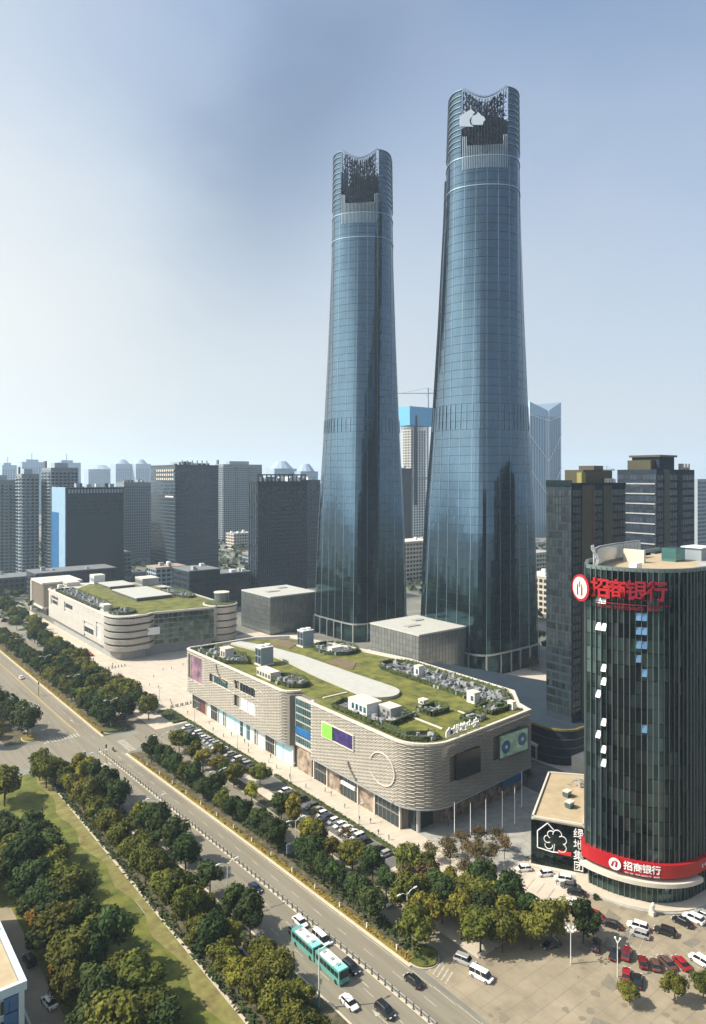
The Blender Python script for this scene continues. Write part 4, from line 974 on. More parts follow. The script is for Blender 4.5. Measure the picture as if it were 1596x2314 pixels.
mb = MB(); pl = [bf(i, 0, 2.6)[:2] for i in range(i0+1, iR+2)]+[(178, 84), (160, 100)]; mb.prism(pl, .3, .55); mb.build('upper_step', 'paving', bank)
# lettering
def on_face(i, z, d): p = bf(i, z, d); a = bf(max(0, i-.5), z); b = bf(i+.5, z); v = Vector((b[0]-a[0], b[1]-a[1])).normalized(); return p, (v.y, -v.x)
def disc(r, d, m, name, n=24): A_ = [2*math.pi*i/n for i in range(n)]; return flat_shape([[(r*math.cos(q), r*math.sin(q)) for q in A_]], d, m, name)
def logo(i, z, d, r, back, fg, par):
    p, nn = on_face(i, z, d)
    o = put_text(par, 'logo_disc', disc(r, .25, back, 'logo_disc'), p, nn)
    A_ = [2*math.pi*q/24 for q in range(24)]
    ring = [[(r*.72*math.cos(A_[q]), r*.72*math.sin(A_[q])), (r*.72*math.cos(A_[(q+1) % 24]), r*.72*math.sin(A_[(q+1) % 24])), (0, 0)] for q in range(24)]
    if fg == 'ring':
        mw = disc(r*.80, .1, 'sign_white', 'logo_mark'); p2, _ = on_face(i, z, d+.26); put_text(par, 'logo_mark', mw, p2, nn)
        s = r*.55; me = flat_shape([[(-.25*s, -1.0*s), (-.62*s, -1.0*s), (-.62*s, .2*s), (-.30*s, .75*s), (-.30*s, -.2*s)], [(.25*s, -1.0*s), (.62*s, -1.0*s), (.62*s, .2*s), (.30*s, .75*s), (.30*s, -.2*s)], [(-.12*s, .1*s), (.12*s, .1*s), (.12*s, .9*s), (-.12*s, .9*s)]], .08, 'sign_red', 'logo_mark'); p3, _ = on_face(i, z, d+.37); put_text(par, 'logo_mark', me, p3, nn)
    else:
        mw = disc(r*.96, .1, 'sign_white', 'logo_mark'); p2, _ = on_face(i, z, d+.26); put_text(par, 'logo_mark', mw, p2, nn)
        s = r*.8; me = flat_shape([[(-.8*s, -.5*s), (-.4*s, -.5*s), (-.1*s, .5*s), (-.45*s, .5*s)], [(0, -.5*s), (.4*s, -.5*s), (.55*s, .4*s), (.2*s, .5*s)], [(-.1*s, .5*s), (.55*s, .4*s), (.5*s, .65*s), (-.1*s, .75*s)]], .08, 'sign_red', 'logo_mark'); p3, _ = on_face(i, z, d+.37); put_text(par, 'logo_mark', me, p3, nn)
top_sign = thing('bank_sign', 'big red rooftop characters and oval logo on the rounded bank tower\'s top', 'sign', (160, 90, BH-6))
logo(i0+4.2, BH-5.4, 1.8, 3.3, 'sign_red', 'ring', top_sign)
for n_, ch in enumerate('招商银行'):
    p, nn = on_face((i0+7.1, i0+9.9, i0+13.1, i0+16.5)[n_], BH-5.2, 1.1); o = put_text(top_sign, 'letter', text_mesh(ch, 4.9, .7, 'sign_red' if n_ < 2 else 'crimson', bold=.022), p, nn)
mb = MB()
for i in range(i0+6, i0+19): mb.bar(bf(i, BH-8.3, .8), bf(i+1, BH-8.3, .8), .2)
mb.build('sign_rail', 'crimson', top_sign)
for n_, ch in enumerate('CHINA MERCHANTS BANK'):
    if ch != ' ': p, nn = on_face(i0+6.6+n_*.54, BH-9.2, .85); put_text(top_sign, 'letter', text_mesh(ch, 1.1, .15, 'crimson'), p, nn)
low_sign = thing('bank_sign', 'white characters and round logo on the curved red fascia band', 'sign', (158, 86, 8.8))
logo(i0+9.8, 8.9, 1.5, 1.45, 'sign_red', 'm', low_sign)
for n_, ch in enumerate('招商银行'): p, nn = on_face(i0+11.9+n_*1.5, 8.95, 1.45); put_text(low_sign, 'letter', text_mesh(ch, 2.1, .12, 'sign_white', bold=.015), p, nn)
for n_, ch in enumerate('CHINA MERCHANTS BANK'):
    if ch != ' ': p, nn = on_face(i0+11.4+n_*.29, 7.45, 1.45); put_text(low_sign, 'letter', text_mesh(ch, .5, .05, 'sign_white'), p, nn)
for n_, ch in enumerate('24小时'): p, nn = on_face(iR-5.6+n_*.75, 8.7, 1.45); put_text(low_sign, 'letter', text_mesh(ch, 1.2, .1, 'sign_white'), p, nn)
bbd = thing('billboard', 'white framed dark billboard on a yellow base at the bank\'s right side', 'billboard', (177, 80.4, 0))
MB().box(176.2, 186, 79.6, 80.2, 6, 12.4).build('frame', 'white', bbd); MB().box(176.8, 185.4, 79.3, 79.6, 6.6, 11.8).build('display', 'screen_dark', bbd)
MB().box(175.6, 186, 79.2, 80.4, 3.4, 5.6).build('fascia', 'yellow', bbd)
for x in (178, 181, 184): MB().box(x-.1, x+.1, 80.2, 80.5, 0, 6).build('post', 'metal', bbd)
statue = thing('stone_lion', 'pale carved guardian lion statue on a plinth before the bank entrance', 'statue', (153.6, 85.6, 0))
mb = MB().box(153.0, 154.3, 85.0, 86.2, 0, 1.0); mb.build('plinth', 'coping', statue)
mb = MB(); mb.cyl(153.65, 85.75, 1.0, 2.1, .55, .42, 10).cyl(153.5, 85.35, 1.0, 1.9, .16, .14, 8).cyl(153.85, 85.35, 1.0, 1.9, .16, .14, 8).cyl(153.62, 85.45, 2.0, 2.5, .42, .48, 10).cyl(153.62, 85.45, 2.5, 2.9, .48, .22, 10).cyl(153.62, 85.05, 2.2, 2.5, .18, .16, 8); mb.build('lion', 'coping', statue)

# ------------------------------------------------------------------ low glass hall of the developer, beside the bank
hall = thing('glass_hall', 'low dark glass hall with tan flat roof and white house logo beside the bank', 'hall', (152, 112, 0))
Q = [(149, 116), (155.6, 104.6), (183, 121.5), (175.5, 130.5)]; HH = 12.4
ctr = (166, 118)
MB().prism([(lerp(x, ctr[0], .02), lerp(y, ctr[1], .02)) for x, y in Q], 0, HH-.6).build('core_wall', 'core', hall)
MB().prism(Q, HH-.6, HH-.2).build('roof_deck', 'tan_roof', hall)
QQ = Q+[Q[0]]
mb = MB()
for a, b in zip(QQ, QQ[1:]):
    v = Vector((b[0]-a[0], b[1]-a[1])).normalized(); nx, ny = -v.y*.5, v.x*.5
    mb.hexa([(*a, HH-.6), (*b, HH-.6), (b[0]+nx, b[1]+ny, HH-.6), (a[0]+nx, a[1]+ny, HH-.6)], [(*a, HH+.3), (*b, HH+.3), (b[0]+nx, b[1]+ny, HH+.3), (a[0]+nx, a[1]+ny, HH+.3)])
mb.build('parapet', 'coping', hall)
wall_panes(hall, 'glass_pane', Q[0], Q[1], .3, HH-.8, 12, 6, 'glass_green', .93, .95, .12, .004)
wall_panes(hall, 'glass_pane', Q[3], Q[0], .3, HH-.8, 18, 4, 'glass_plain', .93, .95, .12, .004)
nrm = Vector((Q[1][1]-Q[0][1], -(Q[1][0]-Q[0][0]))).normalized()
fv = Vector((Q[1][0]-Q[0][0], Q[1][1]-Q[0][1])).normalized()
def fp(s, z, d): return (Q[0][0]+fv.x*s+nrm.x*d, Q[0][1]+fv.y*s+nrm.y*d, z)
lg = thing('wall_logo', 'white outlined house and cloud tree logo on the low glass hall', 'sign', fp(4, 8, .5))
hp = [(1.6, 5.0), (1.6, 9.3), (4.1, 11.7), (5.6, 10.2)]; h2 = [(1.6, 5.0), (5.4, 4.5), (6.8, 4.7)]
mb = MB()
for pl in (hp, h2):
    for a, b in zip(pl, pl[1:]): mb.bar(fp(a[0], a[1], .4), fp(b[0], b[1], .4), .2)
mb.build('house_outline', 'sign_white', lg)
mb = MB(); cl = []
for k, (cx_, cz_, r_) in enumerate(((7.6, 6.0, 1.1), (7.7, 7.9, 1.05), (6.5, 9.2, 1.1), (5.0, 8.9, .95), (4.1, 7.6, .9), (4.4, 6.1, .95))):
    for q in range(8):
        a0 = -math.pi*.75+k*math.pi/3+q*math.pi*1.15/8; a1 = a0+math.pi*1.15/8
        mb.bar(fp(cx_+r_*math.cos(a0), cz_+r_*math.sin(a0), .4), fp(cx_+r_*math.cos(a1), cz_+r_*math.sin(a1), .4), .17)
mb.bar(fp(5.6, 4.6, .4), fp(5.8, 6.6, .4), .17); mb.build('cloud_outline', 'sign_white', lg)
vs = thing('wall_letters', 'four white characters stacked vertically on the low glass hall', 'sign', fp(11.9, 7, .5))
for n_, ch in enumerate('绿地集团'): put_text(vs, 'letter', text_mesh(ch, 2.6, .2, 'sign_white'), fp(11.7, 10.2-n_*2.75, .45), nrm)
bn = MB(); bn.hexa([fp(6.6, 4.3, .2), fp(9.9, 4.3, .2), fp(9.9, 4.3, .45), fp(6.6, 4.3, .45)][::-1], [fp(6.6, 5.2, .2), fp(9.9, 5.2, .2), fp(9.9, 5.2, .45), fp(6.6, 5.2, .45)][::-1]); o = bn.build('red_banner', 'red', hall)
mb = MB().prism([(148, 115.2), (154.3, 103.4), (155.6, 104.6), (149, 116)], 0, .45); mb.build('front_step', 'coping', hall)
rbox('stair_house', 'teal rooftop unit nearer the front edge of the low glass hall roof', 'roof structure', 161.5, 113.2, HH-.2, 1.8, 1.5, 1.5, m='glass_teal')
rbox('stair_house', 'teal rooftop unit nearer the middle of the low glass hall roof', 'roof structure', 166.5, 117.5, HH-.2, 1.8, 1.5, 1.5, m='glass_teal')
t = thing('pipe_rack', 'tangled pipe and valve rack near the back of the low hall roof', 'roof equipment', (175, 119, HH))
mb = MB(); rr = random.Random(3)
for _ in range(16): a = (175+rr.uniform(-2, 2.4), 119.5+rr.uniform(-1.6, 1.6), HH+rr.uniform(-.2, 1.6)); mb.bar(a, (a[0]+rr.uniform(-1.6, 1.6), a[1]+rr.uniform(-1, 1), a[2]+rr.uniform(-.6, .8)), .16)
mb.build('pipework', 'metal', t, kind='stuff'); MB().cyl(174.4, 118.8, HH-.2, HH+1.3, .5).build('tank', 'grey', t); MB().cyl(176, 120, HH-.2, HH+1, .45).build('tank', 'grey', t)
t = thing('gate_house', 'small black gate kiosk with cream frame on its roof between hall and bank', 'kiosk', (186, 124, 0))
MB().box(183.5, 190, 122.5, 128, 0, 16.0).build('body', 'grey_dark', t); mb = MB().box(183.4, 190.1, 122.3, 122.8, 16, 17.6); mb.build('parapet', 'coping', t); MB().box(184.4, 189.2, 122.1, 122.3, 16.4, 17.2).build('opening', 'core', t)

# ------------------------------------------------------------------ towers right of the malls
def block(name, label, x0, x1, y0, y1, h, wall, z0=0, group=None, cat='building'):
    t = thing(name, label, cat, (x0, y0, 0), group); MB().box(x0, x1, y0, y1, z0, h).build('wall', wall, t); return t
mk('dark_wall', (.018, .030, .045), rough=.8, spec=.2, var=.2)
mk('olive_wall', (.045, .038, .016), rough=.6, var=.12)
mk('olive_dark', (.035, .038, .022), rough=.6, var=.12)
t = block('office_tower', 'dark office slab with olive vertical stripes directly behind the bank tower', 218, 253, 152, 163, 97, 'dark_wall')
wall_panes(t, 'window', (218, 163), (218, 152), 14, 96, 8, 27, ['glass_plain'], .82, .72, .12, .01, limit=216)
for a, b, m_ in ((218.4, 223.6, 0), (223.8, 230, 'olive_wall'), (230.2, 231.8, 'brown_dark'), (232, 237.4, 0), (237.6, 243.2, 'olive_dark'), (243.4, 252.8, 0)):
    if m_ == 0: wall_panes(t, 'window', (a, 152), (b, 152), 14, 96, max(2, int((b-a)/1.7)), 27, 'glass_plain', .85, .75, .08, .01, limit=80)
    else:
        MB().box(a, b, 151.6, 152, 12, 97.3).build('vertical_stripe', m_ if m_ in M else 'olive_dark', t)
MB().box(228, 247, 154, 162, 97, 103).build('penthouse', 'olive_wall', t); MB().box(234, 240, 153.4, 160, 103, 104.6).build('penthouse_cap', 'bronze', t); MB().box(218, 253, 151.8, 152.2, 97, 98.2).build('parapet', 'dark_wall', t); MB().box(217.8, 218.2, 152, 163, 97, 99.2).build('parapet', 'glass_green', t)
for x in (241.5, 243.3, 245.2): MB().box(x, x+1.1, 152.5, 154, 97.5, 99.8).build('roof_unit', 'coping', t)
MB().box(225.5, 228, 153, 155, 97, 102).build('roof_unit', 'yellow', t)
t = block('podium', 'dark curved podium with yellow planted rim at the foot of the olive-striped slab', 206, 212, 153, 186, 0.5, 'grey_dark', cat='podium')
PD = [(232, 246)] + [(212, 190), (208.5, 178), (206.3, 165)]+arc(216, 156, 10, 10, 170, 250, 8)+[(250, 146), (255, 190), (240, 240)]
MB().prism(PD, 0, 12).build('body', 'dark_wall', t)
mb = MB()
for a, b in zip(PD[:13], PD[1:14]): mb.bar((*a, 12.3), (*b, 12.3), .7)
mb.build('planted_rim', 'hedge_ochre', t)
for z in (3, 6, 9):
    mb = MB()
    for a, b in zip(PD[:13], PD[1:14]): mb.bar((*a, z), (*b, z), .35)
    mb.build('floor_band', 'grey_dark', t)
t = block('office_tower', 'tall dark block with rows of white window bands behind the olive-striped slab', 314, 350, 173, 193, 104, 'dark_wall')
wall_panes(t, 'window', (314, 193), (314, 173), 8, 102, 12, 28, 'glass_dark', .86, .7, .1, .01, limit=150)
for k in range(11): MB().box(313.6, 313.9, 173.5, 192, 50+k*4.7, 50.55+k*4.7).build('white_band', 'grey', t)
for a, b in ((314.5, 320), (326, 333), (338, 349.5)): wall_panes(t, 'window', (a, 173), (b, 173), 8, 102, int((b-a)/1.8), 26, 'glass_dark', .85, .7, .1, .01, limit=70)
MB().box(320.4, 325.6, 172.6, 173, 5, 104).build('vertical_stripe', 'olive_dark', t); MB().box(333.3, 337.6, 172.7, 173, 5, 104).build('vertical_stripe', 'dark_wall', t)
MB().box(322, 336, 176, 190, 104, 110).build('penthouse', 'dark_wall', t); MB().box(318, 322.5, 178, 190, 104, 108.5).build('penthouse', 'olive_wall', t); MB().box(321, 337, 175, 191, 110, 111).build('penthouse_cap', 'bronze', t)
for x in (340, 343, 346): MB().box(x, x+1.4, 174, 176, 104, 107).build('roof_unit', 'grey', t)
t = block('office_tower', 'pale grey gridded tower cut off by the right edge, beyond the dark blocks', 639, 694, 313, 335, 99, 'far_wall')
wall_panes(t, 'window', (639, 313), (694, 313), 4, 97, 22, 26, 'glass_dark', .6, .6, .12, limit=300)
t = thing('elevated_road', 'curving pale elevated road with white parapets behind the dark right towers', 'elevated road', (600, 250, 0))
pts = [(470+i*30, 300-i*18, 14+0*i) for i in range(12)]
mb = MB()
for a, b in zip(pts, pts[1:]): mb.hexa([(a[0], a[1]-7, 13), (b[0], b[1]-7, 13), (b[0], b[1]+7, 13), (a[0], a[1]+7, 13)], [(a[0], a[1]-7, 14.5), (b[0], b[1]-7, 14.5), (b[0], b[1]+7, 14.5), (a[0], a[1]+7, 14.5)])
mb.build('deck', 'concrete', t)
for s_ in (-7, 7):
    mb = MB()
    for a, b in zip(pts, pts[1:]): mb.bar((a[0], a[1]+s_, 15.2), (b[0], b[1]+s_, 15.2), 1.2)
    mb.build('parapet', 'coping', t)
for p in pts[1::2]: MB().box(p[0]-1.2, p[0]+1.2, p[1]-3, p[1]+3, 0, 13).build('pier', 'concrete', t)
# corner kiosks with bright boards between mall and olive slab
t = thing('corner_shop', 'small white and teal corner shop with yellow-planted roof beside the curved podium', 'shop', (209, 205, 0))
MB().box(211, 226, 200, 216, 0, 11.5).build('wall', 'glass_dark', t); MB().box(210.4, 211, 200, 216, 2, 12).build('white_board', 'shop_white', t); MB().box(210.4, 226, 199.4, 216.6, 11.5, 12.2).build('roof', 'coping', t); MB().box(217, 225, 202, 212, 12.2, 13).build('roof_planting', 'yellow', t); MB().box(211, 214.5, 199.2, 199.8, 1, 11).build('side_board', 'glass_teal', t)
t = thing('corner_shop', 'blue and white signboard block at the street corner behind the mall\'s right end', 'shop', (203, 226, 0))
MB().box(206, 216, 219, 236, 0, 7.5).build('wall', 'grey_dark', t); MB().box(205.5, 206, 219, 236, 4.5, 8).build('signboard', 'shop_white', t); MB().box(205.3, 205.5, 220, 235, 4.9, 6.2).build('sign_print', 'screen_blue', t); MB().box(205.4, 216.4, 218.6, 236.4, 7.5, 8).build('roof', 'coping', t)
t = thing('sail_canopy', 'white tensile canopy standing in the street behind the mall\'s right end', 'canopy', (206, 190, 0))
for i, (x, y, h_) in enumerate(((205.5, 196, 8.5), (206.5, 191, 5.5), (206.2, 186, 5.2))):
    MB().bar((x, y, 0), (x, y, h_), .25).build('mast', 'metal', t)
    mb = MB(); mb.hexa([(x-1.2, y-2, h_-2.8), (x+1.2, y-1.6, h_-3.2), (x+.2, y+.1, h_), (x, y, h_)], [(x-1.2, y-2, h_-2.7), (x+1.2, y-1.6, h_-3.1), (x+.2, y+.1, h_+.1), (x, y, h_+.1)]); mb.build('sail', 'shop_white', t)
t = thing('arch_gate', 'leaning red and white gate structure before the curved podium', 'gate', (204, 168, 0))
MB().bar((202.5, 172, 7.6), (204.5, 160.5, 6.2), 1.0).build('beam', 'crimson', t); MB().bar((204.5, 160.5, 6.0), (205, 157, 5.4), .9).build('beam_tip', 'shop_white', t)
for p in ((203.1, 169), (204.6, 160), (205, 157.5)): MB().bar((*p, 0), (*p, 6), .5).build('leg', 'coping', t)

# ------------------------------------------------------------------ the city behind
def office(label, x0, x1, y0, y1, h, wall='dark_wall', win='glass_dark', nW=8, nS=16, nz=24, name='office_tower', z0=8, fx=.86, fz=.7, cap=True, lim=150, group=None):
    t = block(name, label, x0, x1, y0, y1, h, wall, group=group)
    wall_panes(t, 'window', (x0, y1), (x0, y0), z0, h-3, nW, nz, win, fx, fz, .15, .004, limit=lim)
    wall_panes(t, 'window', (x0, y0), (x1, y0), z0, h-3, nS, nz, win, fx, fz, .15, .004, limit=lim)
    if cap: MB().box(x0-.3, x1+.3, y0-.3, y1+.3, h, h+1.2).build('roof_edge', wall, t)
    qr = random.Random(int(x0+y0))
    for _ in range(9): rx = qr.uniform(x0+2, x1-5); ry = qr.uniform(y0+1, y1-5); MB().cbox(rx+1.5, ry+1.5, h+1.2, qr.uniform(1.5, 6), qr.uniform(1.5, 4), qr.uniform(1, 4)).build('roof_unit', qr.choice(('grey', 'mid_wall', 'far_wall', 'white')), t)
    return t
mk('blue_wall', (.20, .33, .45), rough=.6, var=.1)
mk('mid_wall', (.045, .06, .078), rough=.6, var=.1)
mk('glass_mid', (.035, .055, .085), rough=.2, metal=.0, rnd=.4)
t = office('broad near-black office block with a pale blue end wall, left background', 189, 242, 664, 707, 90, nS=26, nz=22, nW=2)
MB().box(188.2, 189, 664, 707, 0, 91.5).build('end_wall', 'blue_wall', t); MB().box(187.8, 188.2, 684, 706, 0, 68).build('end_stripe', 'screen_blue', t)
for i in range(18): MB().box(191+i*2.8, 192.6+i*2.8, 663.4, 664, 86, 89.5).build('top_louvre', 'far_wall', t)
t = office('tallest dark office block of the left background, with a lit upper corner', 271, 315, 613, 670, 111, nS=22, nW=22, nz=30, win='glass_mid', wall='mid_wall')
for k in range(3):
    for i in range(9): MB().box(270.5, 270.8, 616+i*4.6, 618.4+i*4.6, 106-k*4, 108-k*4).build('lit_window', 'coping', t)
MB().box(270.3, 270.8, 616, 634, 82, 83.2).build('white_ledge', 'white', t)
MB().box(278, 292, 620, 640, 112, 115).build('roof_plant', 'far_wall', t); MB().box(296, 310, 622, 645, 112, 114).build('roof_plant', 'mid_wall', t)
for i in range(6): MB().box(279+i*5, 280+i*5, 616, 617, 112, 116.5).build('roof_post', 'grey', t)
t = office('dark office block with open roof frame just left of the left glass tower', 285, 332, 488, 503, 96, nS=24, nW=6, nz=26)
for i in range(12): MB().box(285+i*4.1, 285.9+i*4.1, 488.2, 489, 97, 102).build('roof_post', 'dark_wall', t)
MB().box(285, 332, 488, 489, 102, 103).build('roof_beam', 'dark_wall', t); MB().box(285, 285.9, 488, 503, 102, 103).build('roof_beam', 'dark_wall', t)
MB().box(296, 306, 492, 501, 97, 101).build('roof_plant', 'far_wall', t); MB().box(318, 324, 492, 501, 97, 101).build('roof_plant', 'white', t)
for i in range(4): MB().box(284.4, 285, 490+i*3.6, 490.6+i*3.6, 4, 97).build('pier', 'mid_wall', t)
office('grey office block squeezed between the roof-framed block and left glass tower', 356, 378, 534, 556, 97, wall='mid_wall', nS=10, nW=6, nz=26, win='glass_mid')
office('dark slim office tower seen between the twin towers, behind them', 602, 620, 672, 690, 111, nS=6, nW=4, nz=28, lim=80)
office('green-grey slab tower between the near-black block and the tallest dark block', 288, 322, 790, 816, 94, wall='apt_wall', win='glass_mid', nS=16, nW=6, nz=26, fx=.6)
def apartment(label, x0, x1, y0, y1, h, n_bay, group='pale apartment towers on the far left'):
    t = thing('apartment_tower', label, 'apartment building', (x0, y0, 0), group)
    MB().box(x0, x1, y0, y1, 0, h).build('wall', 'apt_wall', t)
    nf = int(h/3.3)
    wall_panes(t, 'window', (x0, y1), (x0, y0), 4, h-4, max(4, int((y1-y0)/4)), nf-2, 'glass_plain', .55, .6, .12, limit=110)
    wall_panes(t, 'window', (x0, y0), (x1, y0), 4, h-4, max(4, int((x1-x0)/3.6)), nf-2, 'glass_plain', .55, .6, .12, limit=110)
    bm = {}
    for b in range(n_bay):
        ya = lerp(y0, y1, (b+.15)/n_bay); yb = lerp(y0, y1, (b+.75)/n_bay)
        for k in range(1, nf): MB().box(x0-1.5, x0, ya, yb, 3.3*k, 3.3*k+.9).build('balcony', 'far_wall', t)
        MB().box(x0-.5, x0, yb+.5, yb+1.6, 0, h-2).build('downpipe_fin', 'mid_wall', t)
    for b in range(3):
        xa = lerp(x0, x1, (b+.1)/3); xb = lerp(x0, x1, (b+.75)/3)
        for k in range(1, nf): MB().box(xa, xb, y0-1.3, y0, 3.3*k, 3.3*k+.9).build('balcony', 'far_wall', t)
    MB().box(lerp(x0, x1, .2), lerp(x0, x1, .7), lerp(y0, y1, .2), lerp(y0, y1, .6), h, h+5).build('lift_house', 'far_wall', t)
    MB().box(x0+1, x0+2.5, lerp(y0, y1, .7), lerp(y0, y1, .9), h, h+7).build('roof_frame', 'mid_wall', t)
    return t
apartment('apartment tower cut by the left edge, lowest of the three pale ones', 152, 172, 770, 850, 98, 5)
apartment('middle one of the three pale apartment towers on the far left', 170, 186, 744, 766, 104, 2)
apartment('right-hand and tallest of the three pale apartment towers on the far left', 193, 219, 728, 762, 110, 3)
apartment('broad hazy apartment slab right of the tallest dark block', 508, 576, 973, 1000, 121, 3, None)
# hazy skyline
mk('haze_wall', (.27, .35, .45), rough=.9)  # distance haze put into the skyline wall colour as pale blue
def skyline(label, x0, x1, y0, y1, h, dome=False, name='distant_tower'):
    t = thing(name, label, 'distant building', (x0, y0, 0), 'hazy towers on the skyline')
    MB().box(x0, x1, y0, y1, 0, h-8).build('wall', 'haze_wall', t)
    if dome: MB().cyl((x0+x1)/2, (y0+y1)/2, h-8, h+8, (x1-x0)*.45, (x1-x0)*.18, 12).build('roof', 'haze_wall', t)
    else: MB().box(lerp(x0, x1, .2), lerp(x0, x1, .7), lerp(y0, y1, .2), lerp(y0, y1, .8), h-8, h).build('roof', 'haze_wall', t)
    n = int((x1-x0)/8)
    mb = MB()
    for k in range(int(h/7)):
        for i in range(n): mb.box(x0+(i+.2)*8, x0+(i+.7)*8, y0-.3, y0+.1, 4+k*6, 7+k*6)
    mb.build('windows', 'glass_mid', t, kind='stuff')
    if not dome: MB().box(lerp(x0, x1, .45), lerp(x0, x1, .45)+2, y0+20, y0+22, h, h+20).build('mast', 'haze_wall', t)
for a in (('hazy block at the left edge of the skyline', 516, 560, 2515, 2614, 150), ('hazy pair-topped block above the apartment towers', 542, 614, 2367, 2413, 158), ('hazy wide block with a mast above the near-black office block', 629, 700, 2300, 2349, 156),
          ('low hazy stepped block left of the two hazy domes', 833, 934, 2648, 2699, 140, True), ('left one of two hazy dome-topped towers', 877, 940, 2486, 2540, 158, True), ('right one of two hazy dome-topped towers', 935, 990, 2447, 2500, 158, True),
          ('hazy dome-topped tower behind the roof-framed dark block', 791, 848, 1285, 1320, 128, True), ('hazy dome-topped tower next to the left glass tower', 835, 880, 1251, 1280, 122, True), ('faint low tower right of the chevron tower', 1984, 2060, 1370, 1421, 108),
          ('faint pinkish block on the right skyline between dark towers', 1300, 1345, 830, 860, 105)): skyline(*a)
rr = random.Random(21)
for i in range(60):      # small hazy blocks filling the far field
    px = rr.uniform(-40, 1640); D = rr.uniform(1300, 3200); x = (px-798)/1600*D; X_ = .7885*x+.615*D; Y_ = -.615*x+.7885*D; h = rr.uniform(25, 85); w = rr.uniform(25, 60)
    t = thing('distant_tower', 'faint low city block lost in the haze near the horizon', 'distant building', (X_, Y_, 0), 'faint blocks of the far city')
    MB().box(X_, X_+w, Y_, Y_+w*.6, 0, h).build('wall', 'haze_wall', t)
# middle distance low buildings
rr = random.Random(4)
mk('roof_a', (.30, .30, .29), var=.1); mk('roof_b', (.33, .24, .20), var=.1); mk('roof_c', (.14, .15, .16), var=.1)
def low(label, x0, x1, y0, y1, h, wall='far_wall', roof='roof_a', group=None, name='low_building'):
    t = thing(name, label, 'building', (x0, y0, 0), group)
    MB().box(x0, x1, y0, y1, 0, h).build('wall', wall, t); MB().box(x0-.4, x1+.4, y0-.4, y1+.4, h, h+.7).build('roof', roof, t)
    nz = max(1, int(h/4)); wall_panes(t, 'window', (x0, y1), (x0, y0), .8, h-.6, max(3, int((y1-y0)/4)), nz, 'glass_plain', .7, .6, .1, limit=60); wall_panes(t, 'window', (x0, y0), (x1, y0), .8, h-.6, max(3, int((x1-x0)/4)), nz, 'glass_plain', .7, .6, .1, limit=60)
    for _ in range(3): x = rr.uniform(x0+1, x1-4); y = rr.uniform(y0+1, y1-4); MB().cbox(x+1, y+1, h+.7, rr.uniform(2, 4), rr.uniform(2, 4), rr.uniform(1, 3)).build('roof_unit', 'white' if rr.random() < .4 else 'grey', t)
    return t
low('low dark flat-roofed block right behind the far mall, left of two', 225, 250, 484, 513, 31, 'dark_wall', 'roof_c')
low('low dark flat-roofed block beside the first grey glass cube, right of two', 253, 280, 490, 510, 26, 'dark_wall', 'roof_c')
low('grey building frame with beige top seen between the twin towers, low', 455, 500, 505, 530, 38, 'concrete', 'coping')
stone = low('beige stone hall with tall windows between the right glass tower and dark slab', 430, 480, 320, 345, 27, 'concrete', 'coping')
low('pale low hall with roof clutter behind the beige stone hall', 505, 545, 400, 430, 32, 'concrete', 'roof_a')
low('pinkish low roof seen between the tallest dark block and its right neighbour', 400, 450, 690, 720, 14, 'far_wall', 'roof_b')
low('dark low shed left behind the far mall under the apartment towers', 150, 215, 610, 640, 22, 'dark_wall', 'roof_c')
low('green-roofed low shed at the left edge before the apartment towers', 128, 175, 660, 690, 14, 'grey_dark', 'roof_c')
low('white-banded low block behind the far mall, before the green-grey tower', 235, 262, 570, 590, 24, 'far_wall', 'roof_b')
low('pale low terrace left of the far mall annex', 150, 180, 580, 600, 12, 'concrete', 'roof_a')
PX = sorted(rr.uniform(-20, 1640) for _ in range(34)); n_ = 0
for px in PX:
    D = rr.uniform(620, 1200); x = (px-798)/1600*D; X_ = .7885*x+.615*D; Y_ = -.615*x+.7885*D
    if X_ < 95: continue
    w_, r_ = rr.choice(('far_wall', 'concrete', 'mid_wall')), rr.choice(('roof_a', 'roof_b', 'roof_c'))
    low(f"low {dict(far_wall='pale', concrete='beige', mid_wall='dark')[w_]} block with {dict(roof_a='grey', roof_b='pinkish', roof_c='dark')[r_]} roof, {ordn(n_)} from the left in the hazy district", X_, X_+rr.uniform(15, 40), Y_, Y_+rr.uniform(12, 25), rr.uniform(8, 24), w_, r_, 'low blocks of the middle distance'); n_ += 1
